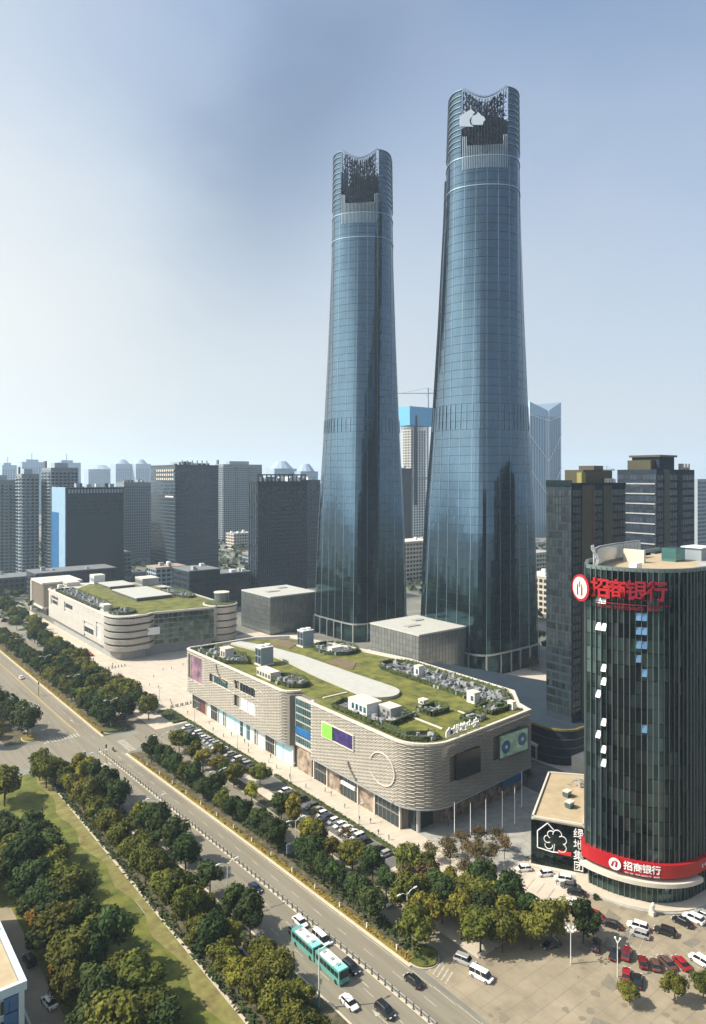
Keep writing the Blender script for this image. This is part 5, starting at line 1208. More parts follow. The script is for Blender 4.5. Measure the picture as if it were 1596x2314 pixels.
# tower under construction
t = thing('construction_tower', 'concrete tower under construction wrapped in blue netting at the top, between the twins', 'unfinished building', (706, 768, 0))
MB().box(708, 738, 770, 786, 0, 172).build('core', 'grey_dark', t)
mb = MB()
for k in range(1, 45):
    z = k*3.95; MB().box(706, 742, 768, 788, z, z+.9).build('floor_slab', 'white', t)
for i in range(8): MB().box(706+i*5.1, 707.3+i*5.1, 767.6, 768.2, 0, 176).build('column', 'white', t)
for i in range(4): MB().box(705.6, 706, 768+i*6, 769.2+i*6, 0, 176).build('column', 'concrete', t)
MB().box(701, 748, 764, 792, 177, 205).build('safety_net', 'net_blue', t); MB().box(704, 745, 766, 790, 98, 101).build('safety_net', 'grey', t)
MB().box(712, 716, 764, 767, 60, 192).build('hoist_mast', 'steel', t)
def crane(label, x, y, h, jib, ang, back=16):
    t = thing('tower_crane', label, 'crane', (x, y, 0))
    MB().box(x-1, x+1, y-1, y+1, 0, h+8).build('mast', 'far_wall', t)
    c, s = math.cos(ang), math.sin(ang)
    MB().bar((x, y, h), (x+c*jib, y+s*jib, h), 1.5, .8).build('jib', 'far_wall', t); MB().bar((x, y, h), (x-c*back, y-s*back, h), 1.6).build('counter_jib', 'far_wall', t)
    MB().cbox(x-c*back, y-s*back, h-3, 4, 4, 4).build('counterweight', 'grey_dark', t); MB().bar((x, y, h+8), (x+c*jib*.7, y+s*jib*.7, h), .4).build('tie', 'far_wall', t); MB().bar((x, y, h+8), (x-c*back, y-s*back, h), .4).build('tie', 'far_wall', t)
crane('tower crane above the blue-netted unfinished tower, half hidden by the right twin', 748, 775, 228, 60, R(140))
crane('small tower crane on the skyline above the white-banded dark block', 1400, 440, 122, 190, R(150), 40)
crane('faint tower crane on the skyline right of the chevron tower', 1500, 950, 120, 60, R(140))
# tower with chevron lines
t = thing('chevron_tower', 'blue glass tower with white Y-shaped chevron lines and V-notched top, right background', 'skyscraper', (957, 750, 0))
mk('chev', (.24, .35, .46), rough=.3, metal=.5); mk('line_white', (.72, .76, .80), rough=.6)
x0, x1, y0 = 957, 1045, 750; xm = (x0+x1)/2
mb = MB(); mb.hexa([(x0, y0, 0), (xm, y0-6, 0), (x1, y0, 0), (x1, y0+50, 0), (x0, y0+50, 0)], [(x0, y0, 228), (xm, y0-6, 214), (x1, y0, 232), (x1, y0+50, 232), (x0, y0+50, 228)]); mb.build('glass_wall', 'chev', t)
def on(xp): return y0-6*(1-abs(xp-xm)/(x1-xm))-.9
def ln(a, b, w=.9): MB().bar((a[0], on(a[0]), a[1]), (b[0], on(b[0]), b[1]), w).build('white_line', 'line_white', t)
for a, b in (((x0, 172), (xm, 128)), ((x1, 175), (xm, 128)), ((xm, 214), (xm, 60)), ((x0, 118), (xm, 66)), ((x1, 118), (xm, 66)), ((x0, 206), (xm, 197)), ((x1, 208), (xm, 197)), ((x0, 228), (x0, 10))): ln(a, b)
for i in range(1, 15):
    x = lerp(x0, x1, i/15)
    if i != 7: MB().bar((x, on(x)+.3, 2), (x, on(x)+.3, 205), .45).build('mullion', 'mid_wall', t)

# invented unseen blocks behind the camera, added only for reflections in the twin towers
rr = random.Random(77)
for i, (x, y, w, d, h) in enumerate(((-330, -90, 60, 30, 96), (-250, -130, 34, 34, 150), (-190, -90, 50, 26, 88), (-120, -150, 30, 30, 172), (-84, -130, 26, 30, 140), (-30, -190, 60, 30, 100), (60, -90, 30, 28, 165), (98, -110, 36, 30, 128), (160, -150, 60, 36, 92), (240, -100, 30, 30, 150), (300, -160, 60, 40, 110), (390, -120, 40, 40, 138), (-420, -180, 60, 40, 120))):
    X_ = .7885*x+.615*y; Y_ = -.615*x+.7885*y
    t = thing('added_reflection_block', f'unseen block added for the twin tower glass to mirror, {ordn(i)} of the line', 'building', (X_, Y_, 0), 'unseen blocks added for twin tower reflections')
    MB().prism([(X_, Y_), (X_+.7885*w, Y_-.615*w), (X_+.7885*w-.615*d, Y_-.615*w-.7885*d), (X_-.615*d, Y_-.7885*d)][::-1], 0, h).build('wall', rr.choice(('far_wall', 'apt_wall', 'concrete', 'mid_wall')), t)
    wall_panes(t, 'window', (X_+.7885*w, Y_-.615*w), (X_, Y_), 3, h-3, int(w/4), int(h/4), 'glass_dark', .6, .55, .15, limit=0)

# ------------------------------------------------------------------ bottom-left building
t = thing('corner_house', 'pale blue-white building with tan flat roof in the bottom left corner', 'building', (30, 133, 0))
MB().box(-20, 30.4, 132.4, 178, 0, 11.6).build('wall', 'white_blue', t); MB().box(-20, 30.0, 133, 177.6, 11.6, 11.9).build('roof_deck', 'tan_roof', t)
for a in ((-20.4, 31.0, 131.8, 132.6), (30.2, 31.0, 132.6, 178.4)): MB().box(a[0], a[1], a[2], a[3], 11.2, 12.7).build('parapet', 'white_blue', t)
for x in (30.2, 26.2, 20.2, 14.2, 8.2, 2.2): MB().box(x-.5, x+.4, 131.9, 132.4, 0, 11.2).build('pilaster', 'white_blue', t)
for x in (22.2, 16.2, 10.2, 4.2, 27.0):
    for z in (1.2, 4.8, 8.2):
        o = MB().box(x-.1, x+2.5, 132.2, 132.5, z, z+2.1).build('window', 'glass_plain', t); MB().box(x-.2, x+2.6, 132.1, 132.2, z-.15, z).build('sill', 'white', o); MB().box(x+1.15, x+1.25, 132.1, 132.2, z, z+2.1).build('mullion', 'white', o)
MB().box(27.4, 29.6, 132.1, 132.3, 0, 10.8).build('blue_panel', 'screen_blue', t)
MB().box(29.5, 30.1, 150, 154, 12, 13.2).build('roof_vent', 'coping', t)
MB().box(20, 24, 158, 165, 11.9, 13.6).build('roof_box', 'coping', t)
t = thing('park_wall', 'long cream boundary wall beside the park road at lower left', 'wall', (38.6, 120, 0)); MB().box(30.9, 31.4, 100, 131.6, 0, .9).build('wall', 'coping', t); MB().box(32.6, 33.0, 134, 180, 0, .9).build('wall', 'coping', t)

# ------------------------------------------------------------------ trees
def crown_mesh(name, m, r, h, seed, leaves=1900, leaf=.5, sparse=False, nb=11, core=True):
    q = random.Random(seed); mb = MB(); bl = []
    for i in range(nb):
        a = i*2.399+q.uniform(-.3, .3); u = q.uniform(-.75, 1); rad = math.sqrt(max(0, 1-u*u))*r*q.uniform(.35, .82); br = r*q.uniform(.24, .48)
        bl.append((rad*math.cos(a), rad*math.sin(a), h*.5*(u*.62)+h*.5, br))
    bl.append((0, 0, h*.55, r*.55))
    if core:
        for (x, y, z, br) in bl:
            b = br*.74; n = 7; rings = [(-.7, .6), (0, 1), (.7, .65)]; base = len(mb.v)
            for (zz, rr_) in rings:
                for k in range(n): a = 6.283*k/n; mb.v.append((x+b*rr_*math.cos(a)*q.uniform(.85, 1.1), y+b*rr_*math.sin(a)*q.uniform(.85, 1.1), z+b*zz))
            mb.v.append((x, y, z+b)); mb.v.append((x, y, z-b))
            for j in range(2):
                for k in range(n): k2 = (k+1) % n; mb.f.append((base+j*n+k, base+j*n+k2, base+(j+1)*n+k2, base+(j+1)*n+k)); mb.mi.append(0)
            for k in range(n): k2 = (k+1) % n; mb.f.append((base+2*n+k, base+2*n+k2, base+3*n)); mb.mi.append(0); mb.f.append((base+k2, base+k, base+3*n+1)); mb.mi.append(0)
    for _ in range(leaves):
        x, y, z, br = q.choice(bl); d = Vector((q.gauss(0, 1), q.gauss(0, 1), q.gauss(.15, 1))).normalized(); rr_ = br*q.uniform(.80, 1.16) if not sparse else br*q.uniform(.3, 1.35)
        c = Vector((x, y, z))+d*rr_
        nn = (d+Vector((q.gauss(0, .45), q.gauss(0, .45), q.gauss(.25, .45)))).normalized(); u = nn.orthogonal().normalized(); v = nn.cross(u); s = leaf*q.uniform(.55, 1.2)*.5; a = q.uniform(0, 3.1)
        uu = (u*math.cos(a)+v*math.sin(a))*s; vv = (v*math.cos(a)-u*math.sin(a))*s*q.uniform(.6, 1)
        mb.quad(c-uu-vv, c+uu-vv*.6, c+uu*1.1+vv, c-uu*.7+vv)
    return mb.mesh(name, m)
def trunk_mesh(hh, r, limbs=3, seed=1):
    q = random.Random(seed); mb = MB(); mb.cyl(0, 0, 0, hh, r, r*.6, 7)
    for i in range(limbs): a = i*2.2+q.uniform(0, 1); mb.bar((0, 0, hh*.75), (1.1*math.cos(a), 1.1*math.sin(a), hh*.75+1.9), r*1.0, r*.4)
    return mb.mesh('trunk', 'bark')
TR = trunk_mesh(4.2, .17); TR2 = trunk_mesh(3.0, .12, 4, 2)
CR = {}
for sp, mt_, r, h, n, lf in (('dark', 'leaf_dark', 3.0, 6.2, 2300, .46), ('olive', 'leaf_olive', 3.3, 5.6, 2300, .46), ('lime', 'leaf_lime', 2.8, 5.4, 1900, .44), ('brown', 'leaf_brown', 2.4, 4.4, 800, .36), ('rust', 'leaf_rust', 2.6, 4.6, 1500, .42)):
    CR[sp] = [crown_mesh('crown', mt_, r, h*random.uniform(.92, 1.08), 100+k*7+len(sp), int(n*1.15), lf*.92, sp == 'brown', 12+2*k, sp != 'brown') for k in range(6 if sp in ('dark', 'olive') else 3)]
NT = [0]
def tree(x, y, sp, label, s=1.0, group=None, name=None):
    t = thing(name or {'dark': 'evergreen_tree', 'olive': 'camphor_tree', 'lime': 'young_tree', 'brown': 'bare_tree', 'rust': 'autumn_tree'}[sp], label, 'tree', (x, y, 0), group)
    me = random.choice(CR[sp]); z = random.uniform(1.5, 2.3)*s if sp != 'brown' else 2.2*s
    a = random.uniform(0, 6.28)
    c = inst('crown', me, t, (0, 0, z), (random.uniform(-.06, .06), random.uniform(-.06, .06), a)); c.scale = (s*random.uniform(.82, 1.2), s*random.uniform(.82, 1.2), s*random.uniform(.78, 1.25))
    k = inst('trunk', TR if sp != 'brown' else TR2, t, (0, 0, 0), (0, 0, a)); k.scale = (s, s, s)
    NT[0] += 1; return t
def row(fx, y0, y1, step, sps, where, s=(.85, 1.1), jx=.5, skip=(), rnd=0.0, frm='from the bottom'):
    n = int((y1-y0)/step); k = 0
    for i in range(n):
        y = y0+i*step+random.uniform(-.25, .25)*step
        if any(a < y < b for a, b in skip) or random.random() < rnd: continue
        sp = random.choice(sps); w = {'dark': 'dark green', 'olive': 'olive green', 'lime': 'yellowish green', 'brown': 'thin brown', 'rust': 'rust tinged'}[sp]
        tree(fx(y)+random.uniform(-jx, jx), y, sp, f'{w} tree, {ordn(k)} {frm}, {where}', random.uniform(*s), group='trees '+where); k += 1
# wood left of the lawn
row(lambda y: 48.6, 102, 214, 6.6, ['dark', 'dark', 'dark', 'olive'], "in the wood's lawn-side row", (1.15, 1.5), .9)
row(lambda y: 42.6, 100, 218, 6.9, ['dark', 'dark', 'olive', 'olive'], "in the wood's middle row", (1.2, 1.55), .9)
row(lambda y: 39.8, 97, 222, 8.0, ['dark', 'dark', 'olive', 'rust'], 'in the wood beside the park road', (.95, 1.2), .5)
row(lambda y: 34.5, 186, 222, 7.0, ['dark', 'olive'], 'in the wood near the left edge', (1.1, 1.4), .7)
# two rows right of the lawn
row(lambda y: 67.0, 98, 248, 6.0, ['olive', 'olive', 'olive', 'lime', 'dark'], 'in the row along the dry lawn verge', (.95, 1.28), .6)
row(lambda y: 70.6, 102, 247, 7.4, ['olive', 'olive', 'lime', 'lime'], 'in the row before the thin path', (.70, .95), .6)
row(lambda y: lk(y)-.8, 134, 249, 6.6, ['dark', 'dark', 'dark', 'dark', 'lime'], 'in the row at the left kerb', (1.05, 1.42), .6, rnd=.02)
row(lambda y: 74.6, 112, 133, 6.0, ['dark', 'olive'], 'before the row at the left kerb', (.8, 1.0), .4)
# left side beyond the junction
row(lambda y: 50, 234, 256, 8, ['olive'], 'in the outer clump below the left side street', (1.2, 1.5), 1.5); row(lambda y: 62, 240, 257, 7, ['olive'], 'in the inner clump below the left side street', (1.2, 1.5), 1)
row(lambda y: lk(y)-2.2, 293, 332, 6.5, ['dark'], 'in the left kerb row beyond it', (1.2, 1.5), .5, frm='from the junction')
row(lambda y: lk(y)-2.5, 336, 480, 8, ['dark', 'olive'], 'in the far left kerb row', (1.2, 1.5), .6, frm='from the junction')
row(lambda y: 57, 290, 370, 8.5, ['olive', 'dark', 'lime'], 'in the second line left of the far road', (1.2, 1.55), 1.5, frm='from the junction')
# right of the road
row(lambda y: rk(y)+4.0, 111, 251, 6.1, ['dark', 'dark', 'dark', 'olive'], 'in the right kerb row before the junction', (.95, 1.22), .6, rnd=.03)
row(lambda y: 109.8, 128, 252, 6.8, ['olive', 'olive', 'dark', 'lime'], 'between service road and parked cars', (.85, 1.2), 1.2, rnd=.08)
row(lambda y: 116.6, 150, 250, 15.0, ['olive', 'brown'], 'beside the parked cars', (.7, .95), .4)
row(lambda y: rk(y)+4.4, 281, 480, 7.6, ['dark', 'dark', 'olive'], 'in the right kerb row past it', (1.15, 1.5), .8, frm='from the junction')
row(lambda y: 104, 286, 410, 9.5, ['dark', 'olive'], 'in the second line right of the far road', (1.1, 1.4), 1, frm='from the junction')
row(lambda y: 112.5, 284, 480, 8.2, ['olive', 'olive', 'dark'], 'before the open plaza', (1.2, 1.5), 1.8, frm='from the junction')
row(lambda y: 119.5, 296, 368, 13, ['olive', 'brown'], 'at the edge of the open plaza', (.9, 1.1), 1.5, frm='from the junction')
# grove by the forecourt
k = 0
for X_, ys in ((107.5, (112, 118)), (112.8, (101, 107, 113, 119, 125)), (117.2, (98, 104, 110, 116.5, 122.5, 128.5)), (121.6, (95.5, 101, 107, 113, 119.5, 126)), (126, (94, 99.5, 105, 111))):
    for y in ys:
        sp = random.choice(['olive', 'olive', 'dark', 'dark', 'lime']) if y < 118 else random.choice(['olive', 'olive', 'lime', 'brown'])
        w = {'dark': 'dark green', 'olive': 'olive green', 'lime': 'yellowish green', 'brown': 'thin brown'}[sp]
        tree(X_+random.uniform(-.8, .8), y+random.uniform(-.8, .8), sp, f'{w} tree of the grove between road and bank forecourt, {ordn(k)} from its left', random.uniform(1.05, 1.42), 'grove between the road and the bank forecourt'); k += 1
k = 0
for x, y in ((129, 133), (131.5, 128), (134.5, 131.5), (137, 127), (139, 131), (141.8, 127.5), (144.5, 130), (147, 126), (135.5, 122.5), (140.5, 122), (130.5, 122), (145.5, 122)):
    tree(x, y, 'brown', f'thin brown-leaved small tree on the paving before the mall corner, {ordn(k)} from the left', random.uniform(.8, 1.05), 'bare small trees on the plaza'); k += 1
tree(132.5, 89.5, 'dark', 'dark spreading tree on the forecourt between parked cars', 1.15); tree(136.5, 92.3, 'dark', 'second dark forecourt tree, right beside the spreading one', .62)
for x, y, l, s_ in ((124, 73.6, 'small tree under the watermark at the bottom, left of three', .6), (131, 68.5, 'small bushy tree at the bottom edge, middle of three', .75), (137, 66, 'small tree at the bottom right corner', .7)): tree(x, y, 'olive', l.replace('under the watermark ', ''), s_)
t = thing('round_shrub', 'small round shrub on the paving left of the bank steps', 'shrub', (148.6, 97, 0)); me = inst('foliage', CR['dark'][0], t, (0, 0, 0)); me.scale = (.24,)*3
for k, (x, y, s_) in enumerate(((190, 155, .8), (193, 164, .9), (192, 174, .9), (198, 181, 1.0), (196, 190, 1.0), (188, 148, .7), (199, 172, .7))): tree(x, y, random.choice(['brown', 'olive', 'rust']), f'brownish street tree behind the front mall\'s right end, {ordn(k)} of a loose line', s_, 'trees behind the front mall')
for k in range(12): tree(296+random.uniform(-15, 60), 205+k*9, random.choice(['olive', 'dark']), f'street tree beyond the right glass tower\'s foot, {ordn(k)} from the front', 1.1, 'trees beyond the right tower')
for k in range(16): tree(118+random.uniform(-6, 6), 480+k*8, random.choice(['dark', 'olive']), f'dark tree toward the far left end of the mall walk, {ordn(k)} counting away', 1.2, 'far trees by the mall walk')
# low far-off planting as one mass
mb = MB(); q = random.Random(9)
for _ in range(7000):
    px = q.uniform(-60, 1640); D = q.uniform(480, 1100); x = (px-798)/1600*D; X_ = .7885*x+.615*D; Y_ = -.615*x+.7885*D
    if 60 < X_ < 100 or (X_ > 120 and X_ < 400 and Y_ < 560): continue
    leafy(mb, X_, Y_, q.uniform(.5, 7), 4.5)
tag(mb.build('distant_trees', 'leaf_dark'), 'distant tree cover filling the streets between far low buildings', 'trees', kind='stuff')
mb = MB()
for _ in range(5200):
    y = q.uniform(105, 246); fx = q.choice((65.2, 69, 72, 101.5, 103.3, 75.6)); leafy(mb, fx+q.uniform(-1, 1)-(max(0, y-160)*.035 if fx > 100 else 0), y, q.uniform(.1, .9), .55)
tag(mb.build('understorey', 'leaf_dark'), 'low dark ground cover under the roadside tree rows', 'ground cover', kind='stuff')

# ------------------------------------------------------------------ vehicles
def car_proto(kind):
    """returns dict of part meshes, length along +Y"""
    L, Wd, H, cab = {'sedan': (4.6, 1.8, 1.43, (-1.75, -1.05, .75, 1.35)), 'suv': (4.7, 1.88, 1.72, (-2.1, -1.75, .8, 1.3)), 'hatch': (4.1, 1.72, 1.5, (-1.8, -1.35, .7, 1.25)), 'van': (4.9, 1.8, 1.95, (-2.35, -2.2, 1.35, 1.95))}[kind]
    hb = {'sedan': .92, 'suv': 1.05, 'hatch': .95, 'van': 1.05}[kind]
    mb = MB(); w = Wd/2
    secs = [(-L/2, .72, .42, hb-.22), (-L/2+.18, .94, .26, hb-.06), (-L/2+.9, 1, .2, hb), (0, 1, .2, hb), (L/2-1.35, .98, .2, hb-.05), (L/2-.35, .9, .25, hb-.22), (L/2, .68, .38, hb-.34)]
    for (y0, a0, l0, h0), (y1, a1, l1, h1) in zip(secs, secs[1:]):
        def rg(y, a, l, h): return [(-w*a*.96, y, l), (w*a*.96, y, l), (w*a, y, (l+h)/2), (w*a*.9, y, h), (-w*a*.9, y, h), (-w*a, y, (l+h)/2)]
        A_, B_ = rg(y0, a0, l0, h0), rg(y1, a1, l1, h1); n = len(mb.v); mb.v += A_+B_
        for i in range(6): j = (i+1) % 6; mb.f.append((n+i, n+j, n+6+j, n+6+i)); mb.mi.append(0)
    mb.f.append(tuple(range(6))); mb.mi.append(0); n = len(mb.v); mb.f.append(tuple(range(n-1, n-7, -1))); mb.mi.append(0)
    y0, y1, y2, y3 = cab; tw = w*.74; bw = w*.90
    g_ = MB().hexa([(-bw, y0, hb-.04), (bw, y0, hb-.04), (bw, y3, hb-.06), (-bw, y3, hb-.06)], [(-tw, y1, H-.05), (tw, y1, H-.05), (tw, y2, H-.05), (-tw, y2, H-.05)])
    r_ = MB().hexa([(-tw-.02, y1-.06, H-.07), (tw+.02, y1-.06, H-.07), (tw+.02, y2+.06, H-.07), (-tw-.02, y2+.06, H-.07)], [(-tw*.92, y1+.1, H), (tw*.92, y1+.1, H), (tw*.92, y2-.1, H), (-tw*.92, y2-.1, H)])
    for f in ((.5,) if kind != 'van' else (.33, .66)):   # pillars
        for s_ in (-1, 1): a = lerp(y0, y3, f); b = lerp(y1, y2, f); r_.bar((s_*(bw+.01), a, hb), (s_*(tw+.01), b, H-.04), .09)
    wh = MB(); wh.v = []; n = 12; R_ = .33
    for sx in (-.11, .11):
        for i in range(n): wh.v.append((sx, R_*math.cos(6.283*i/n), R_*math.sin(6.283*i/n)))
    for i in range(n): j = (i+1) % n; wh.f.append((i, j, n+j, n+i)); wh.mi.append(0)
    wh.f += [tuple(range(n-1, -1, -1)), tuple(range(n, 2*n))]; wh.mi += [0, 0]
    rim = MB(); 
    for sx in (-.13, .13):
        n0 = len(rim.v); rim.v += [(sx, .18*math.cos(6.283*i/8), .18*math.sin(6.283*i/8)) for i in range(8)]; rim.f.append(tuple(range(n0, n0+8)) if sx > 0 else tuple(range(n0+7, n0-1, -1))); rim.mi.append(0)
    hl = MB().box(-.2, .2, -.12, .06, -.08, .08).mesh('headlight', 'lamp_glass'); tl = MB().box(-.17, .17, -.05, .1, -.09, .09).mesh('tail_light', 'tail')
    return dict(L=L, w=w, hb=hb, body=mb.mesh('body', 'paint_white'), cabin=g_.mesh('cabin_glass', 'car_glass'), roof=r_.mesh('roof', 'paint_white'), wheel=wh.mesh('wheel', 'tyre'), rim=rim.mesh('rim', 'metal'), hl=hl, tl=tl)
CP = {k: car_proto(k) for k in ('sedan', 'suv', 'hatch', 'van')}
def car(x, y, ang, kind, paint, label, group=None, z=.02):
    t = thing({'sedan': 'saloon_car', 'suv': 'suv', 'hatch': 'hatchback_car', 'van': 'minivan'}[kind], label, 'car' if kind != 'van' else 'van', (x, y, z), group); t.rotation_euler = (0, 0, ang)
    p = CP[kind]
    for nm in ('body', 'roof'):
        o = inst(nm, p[nm], t, (0, 0, 0)); o.material_slots[0].link = 'OBJECT'; o.material_slots[0].material = M['paint_'+paint]
    inst('cabin_glass', p['cabin'], t, (0, 0, 0))
    for sx in (-1, 1):
        for yy in (-p['L']*.31, p['L']*.31):
            w = inst('wheel', p['wheel'], t, (sx*(p['w']-.1), yy, .33)); inst('rim', p['rim'], w, (0, 0, 0))
        inst('headlight', p['hl'], t, (sx*p['w']*.58, p['L']/2-.02, p['hb']-.34)); inst('tail_light', p['tl'], t, (sx*p['w']*.62, -p['L']/2, p['hb']-.26))
    return t
CN = dict(white='white', silver='silver', black='black', grey='grey', brown='brown', red='bright red', darkred='dark red', navy='navy'); KN = dict(sedan='saloon', suv='SUV', hatch='hatchback', van='minivan')
rr = random.Random(12)
def carrow(x, y0, n, step, ang, pal, where, group, skip=()):
    for i in range(n):
        if i in skip: continue
        kd = rr.choice(('sedan', 'sedan', 'suv', 'hatch')); pc = rr.choice(pal)
        car(x+rr.uniform(-.3, .3), y0+i*step+rr.uniform(-.12, .12), ang+rr.uniform(-.03, .03), kd, pc, f'{CN[pc]} {KN[kd]}, {ordn(i)} from the near end, {where}', group)
PAL = ['white', 'white', 'white', 'silver', 'silver', 'black', 'grey', 'white', 'navy']
carrow(121.7, 142.4, 18, 2.85, R(90), PAL, 'parked before the tiled mall', 'cars in the near parking lane', (2, 13))
carrow(121.7, 213.4, 18, 2.95, R(90), PAL, 'parked in the far lane by the shops', 'cars in the far parking lane', (4, 16))
carrow(119.6, 388, 9, 3.1, R(90), PAL, 'parked before the far pale mall', 'cars before the far mall', (5,))
D_ = R(-148)
for x, y, a, kd, pc, lb in ((88.3, 132.5, 180, 'sedan', 'white', 'white saloon behind the white minivan, next to the median fence'), (85.4, 129.9, 180, 'hatch', 'silver', 'silver hatchback following right behind the teal buses'), (88.5, 124.7, 180, 'van', 'white', 'white minivan driving beside the teal buses, next to the fence'),
    (88.1, 113.7, 180, 'suv', 'black', 'black SUV in the lane next to the fence ahead of the minivan'), (82.0, 106.4, 180, 'sedan', 'white', 'white saloon ahead of the teal buses at the bottom'), (86.0, 100.6, 180, 'suv', 'black', 'large black SUV at the bottom edge of the road'),
    (87.0, 150.2, 180, 'sedan', 'navy', 'dark blue saloon farther back in the fence lane'), (84.4, 147.8, 180, 'sedan', 'grey', 'dark grey saloon queueing one lane left of the dark blue one'), (95.6, 103.1, 0, 'sedan', 'black', 'black saloon by the right kerb at the near junction'),
    (107.9, 100.9, 200, 'suv', 'silver', 'silver SUV coming out of the service road by the grass island'), (107.9, 126.5, 180, 'hatch', 'white', 'white hatchback on the service road between the trees'), (37.2, 141.4, 8, 'sedan', 'white', 'white saloon parked on the park road at lower left'),
    (37.2, 156.2, 4, 'suv', 'black', 'black SUV parked under trees on the park road'), (86.6, 380, 0, 'sedan', 'white', 'lone white saloon far up the boulevard'), (82.5, 167.7, 180, 'suv', 'navy', 'dark SUV half hidden by the left kerb trees'), (105.4, 291, 0, 'suv', 'black', 'black SUV parked at the far corner of the right side street')):
    car(x, y, R(a), kd, pc, lb)
for x, y, a, kd, pc, lb in ((145.1, 115.4, 58, 'hatch', 'white', 'white hatchback at the far left end of the forecourt, under the hall'), (147.6, 110.6, 60, 'hatch', 'white', 'white hatchback before the glass hall step'), (149.1, 106.3, 32, 'suv', 'white', 'white SUV at the top of the forecourt column'), (147.9, 103.7, 32, 'sedan', 'grey', 'grey saloon tucked between white and black cars by the hall'),
    (146.8, 101.0, 32, 'sedan', 'black', 'black saloon left of the bank steps'), (142.8, 98.6, 12, 'sedan', 'white', 'white saloon left of the dark red one before the bank'), (142.6, 93.6, 12, 'sedan', 'darkred', 'dark red saloon between white and black cars before the bank'), (142.5, 88.9, 20, 'sedan', 'black', 'black saloon right of the dark red one before the bank'),
    (146.4, 84.9, 20, 'suv', 'white', 'white SUV in front of the guardian lion, rear of a pair'), (144.3, 83.2, 20, 'hatch', 'silver', 'silver hatchback in front of the guardian lion, nearer of a pair'), (149.5, 80.3, 20, 'suv', 'black', 'black SUV right of the white pair on the forecourt'),
    (155.8, 79.7, 2, 'sedan', 'black', 'black saloon slanting beside the bank\'s shaded wall'), (159.0, 78.7, 2, 'suv', 'white', 'white SUV beside the bank\'s shaded wall'), (162.1, 77.8, 2, 'sedan', 'silver', 'silver saloon cut by the right edge under the billboard'),
    (126.2, 93.0, 75, 'sedan', 'navy', 'dark blue saloon in tree shade at the forecourt\'s left'), (133.6, 87.1, -62, 'suv', 'black', 'black SUV alone left of the lamp on the forecourt'), (134.1, 83.1, -68, 'sedan', 'black', 'black saloon next to the dark red SUV by the lamp'), (136.2, 81.5, -68, 'suv', 'darkred', 'dark red SUV right behind the slim forecourt lamp'),
    (136.4, 78.1, 4-56, 'hatch', 'darkred', 'dark red hatchback, first right of the gap in the row'), (137.7, 76.1, -52, 'hatch', 'brown', 'brown hatchback between dark red and grey-brown cars'), (140.2, 75.0, -25, 'sedan', 'brown', 'long brown saloon left of the bright red one'), (142.4, 73.1, -25, 'sedan', 'red', 'bright red saloon near the forecourt\'s lower right'),
    (146.2, 71.0, -5, 'suv', 'white', 'white SUV cut by the right edge below the bright red car'), (130.5, 78.2, -62, 'hatch', 'red', 'bright red hatchback low in the forecourt by the lamp post'), (130.6, 75.8, -62, 'sedan', 'black', 'black saloon below the small bright red hatchback')):
    car(x, y, R(a), kd, pc, lb)
def bus(x, y, label):
    t = thing('city_bus', label, 'bus', (x, y, 0), 'teal and white city buses'); t.rotation_euler = (0, 0, R(180))
    L, w = 8.4, 1.22
    def part(nm, mb, m, par=t): o = bpy.data.objects.new(nm, mb.mesh(nm, m)); COL.objects.link(o); o.parent = par; return o
    part('body', MB().hexa([(-w, -L/2, .35), (w, -L/2, .35), (w, L/2, .35), (-w, L/2, .35)], [(-w*.97, -L/2+.05, 2.95), (w*.97, -L/2+.05, 2.95), (w*.97, L/2-.2, 2.95), (-w*.97, L/2-.2, 2.95)]), 'bus_teal')
    part('roof', MB().box(-w*.93, w*.93, -L/2+1.3, L/2-2.2, 2.95, 3.05), 'white'); part('roof_front', MB().box(-w*.9, w*.9, L/2-2.1, L/2-.3, 2.95, 3.03), 'bus_teal2')
    for yy in (-2.6, .2, 2.2): part('roof_hatch', MB().box(-.4, .4, yy-.35, yy+.35, 3.05, 3.2), 'grey')
    for s_ in (-1, 1):
        for i in range(6): part('window', MB().box(s_*w-.03, s_*w+.03, -L/2+.4+i*1.28, -L/2+1.5+i*1.28, 1.5, 2.5), 'car_glass')
        for yy in (-2.6, 2.9):
            o = part('wheel', MB(), 'tyre'); o.data = CP['sedan']['wheel']; o.location = (s_*1.1, yy, .46); o.scale = (1.2, 1.4, 1.4)
        part('headlight', MB().box(s_*.9-.15, s_*.9+.15, L/2-.05, L/2+.04, .7, .9), 'lamp_glass')
    part('windscreen', MB().box(-w*.9, w*.9, L/2-.12, L/2+.02, 1.4, 2.7), 'car_glass'); part('rear_window', MB().box(-w*.85, w*.85, -L/2-.03, -L/2+.1, 1.6, 2.5), 'car_glass')
    return t
bus(84.5, 124.2, 'teal bus with white roof, rear one of the two buses nose to tail'); bus(84.5, 115.3, 'teal bus with white roof, front one of the two buses nose to tail')
car(107.2, 95.8, R(192), 'van', 'white', 'white minivan beside the grass island, ahead of the silver SUV')

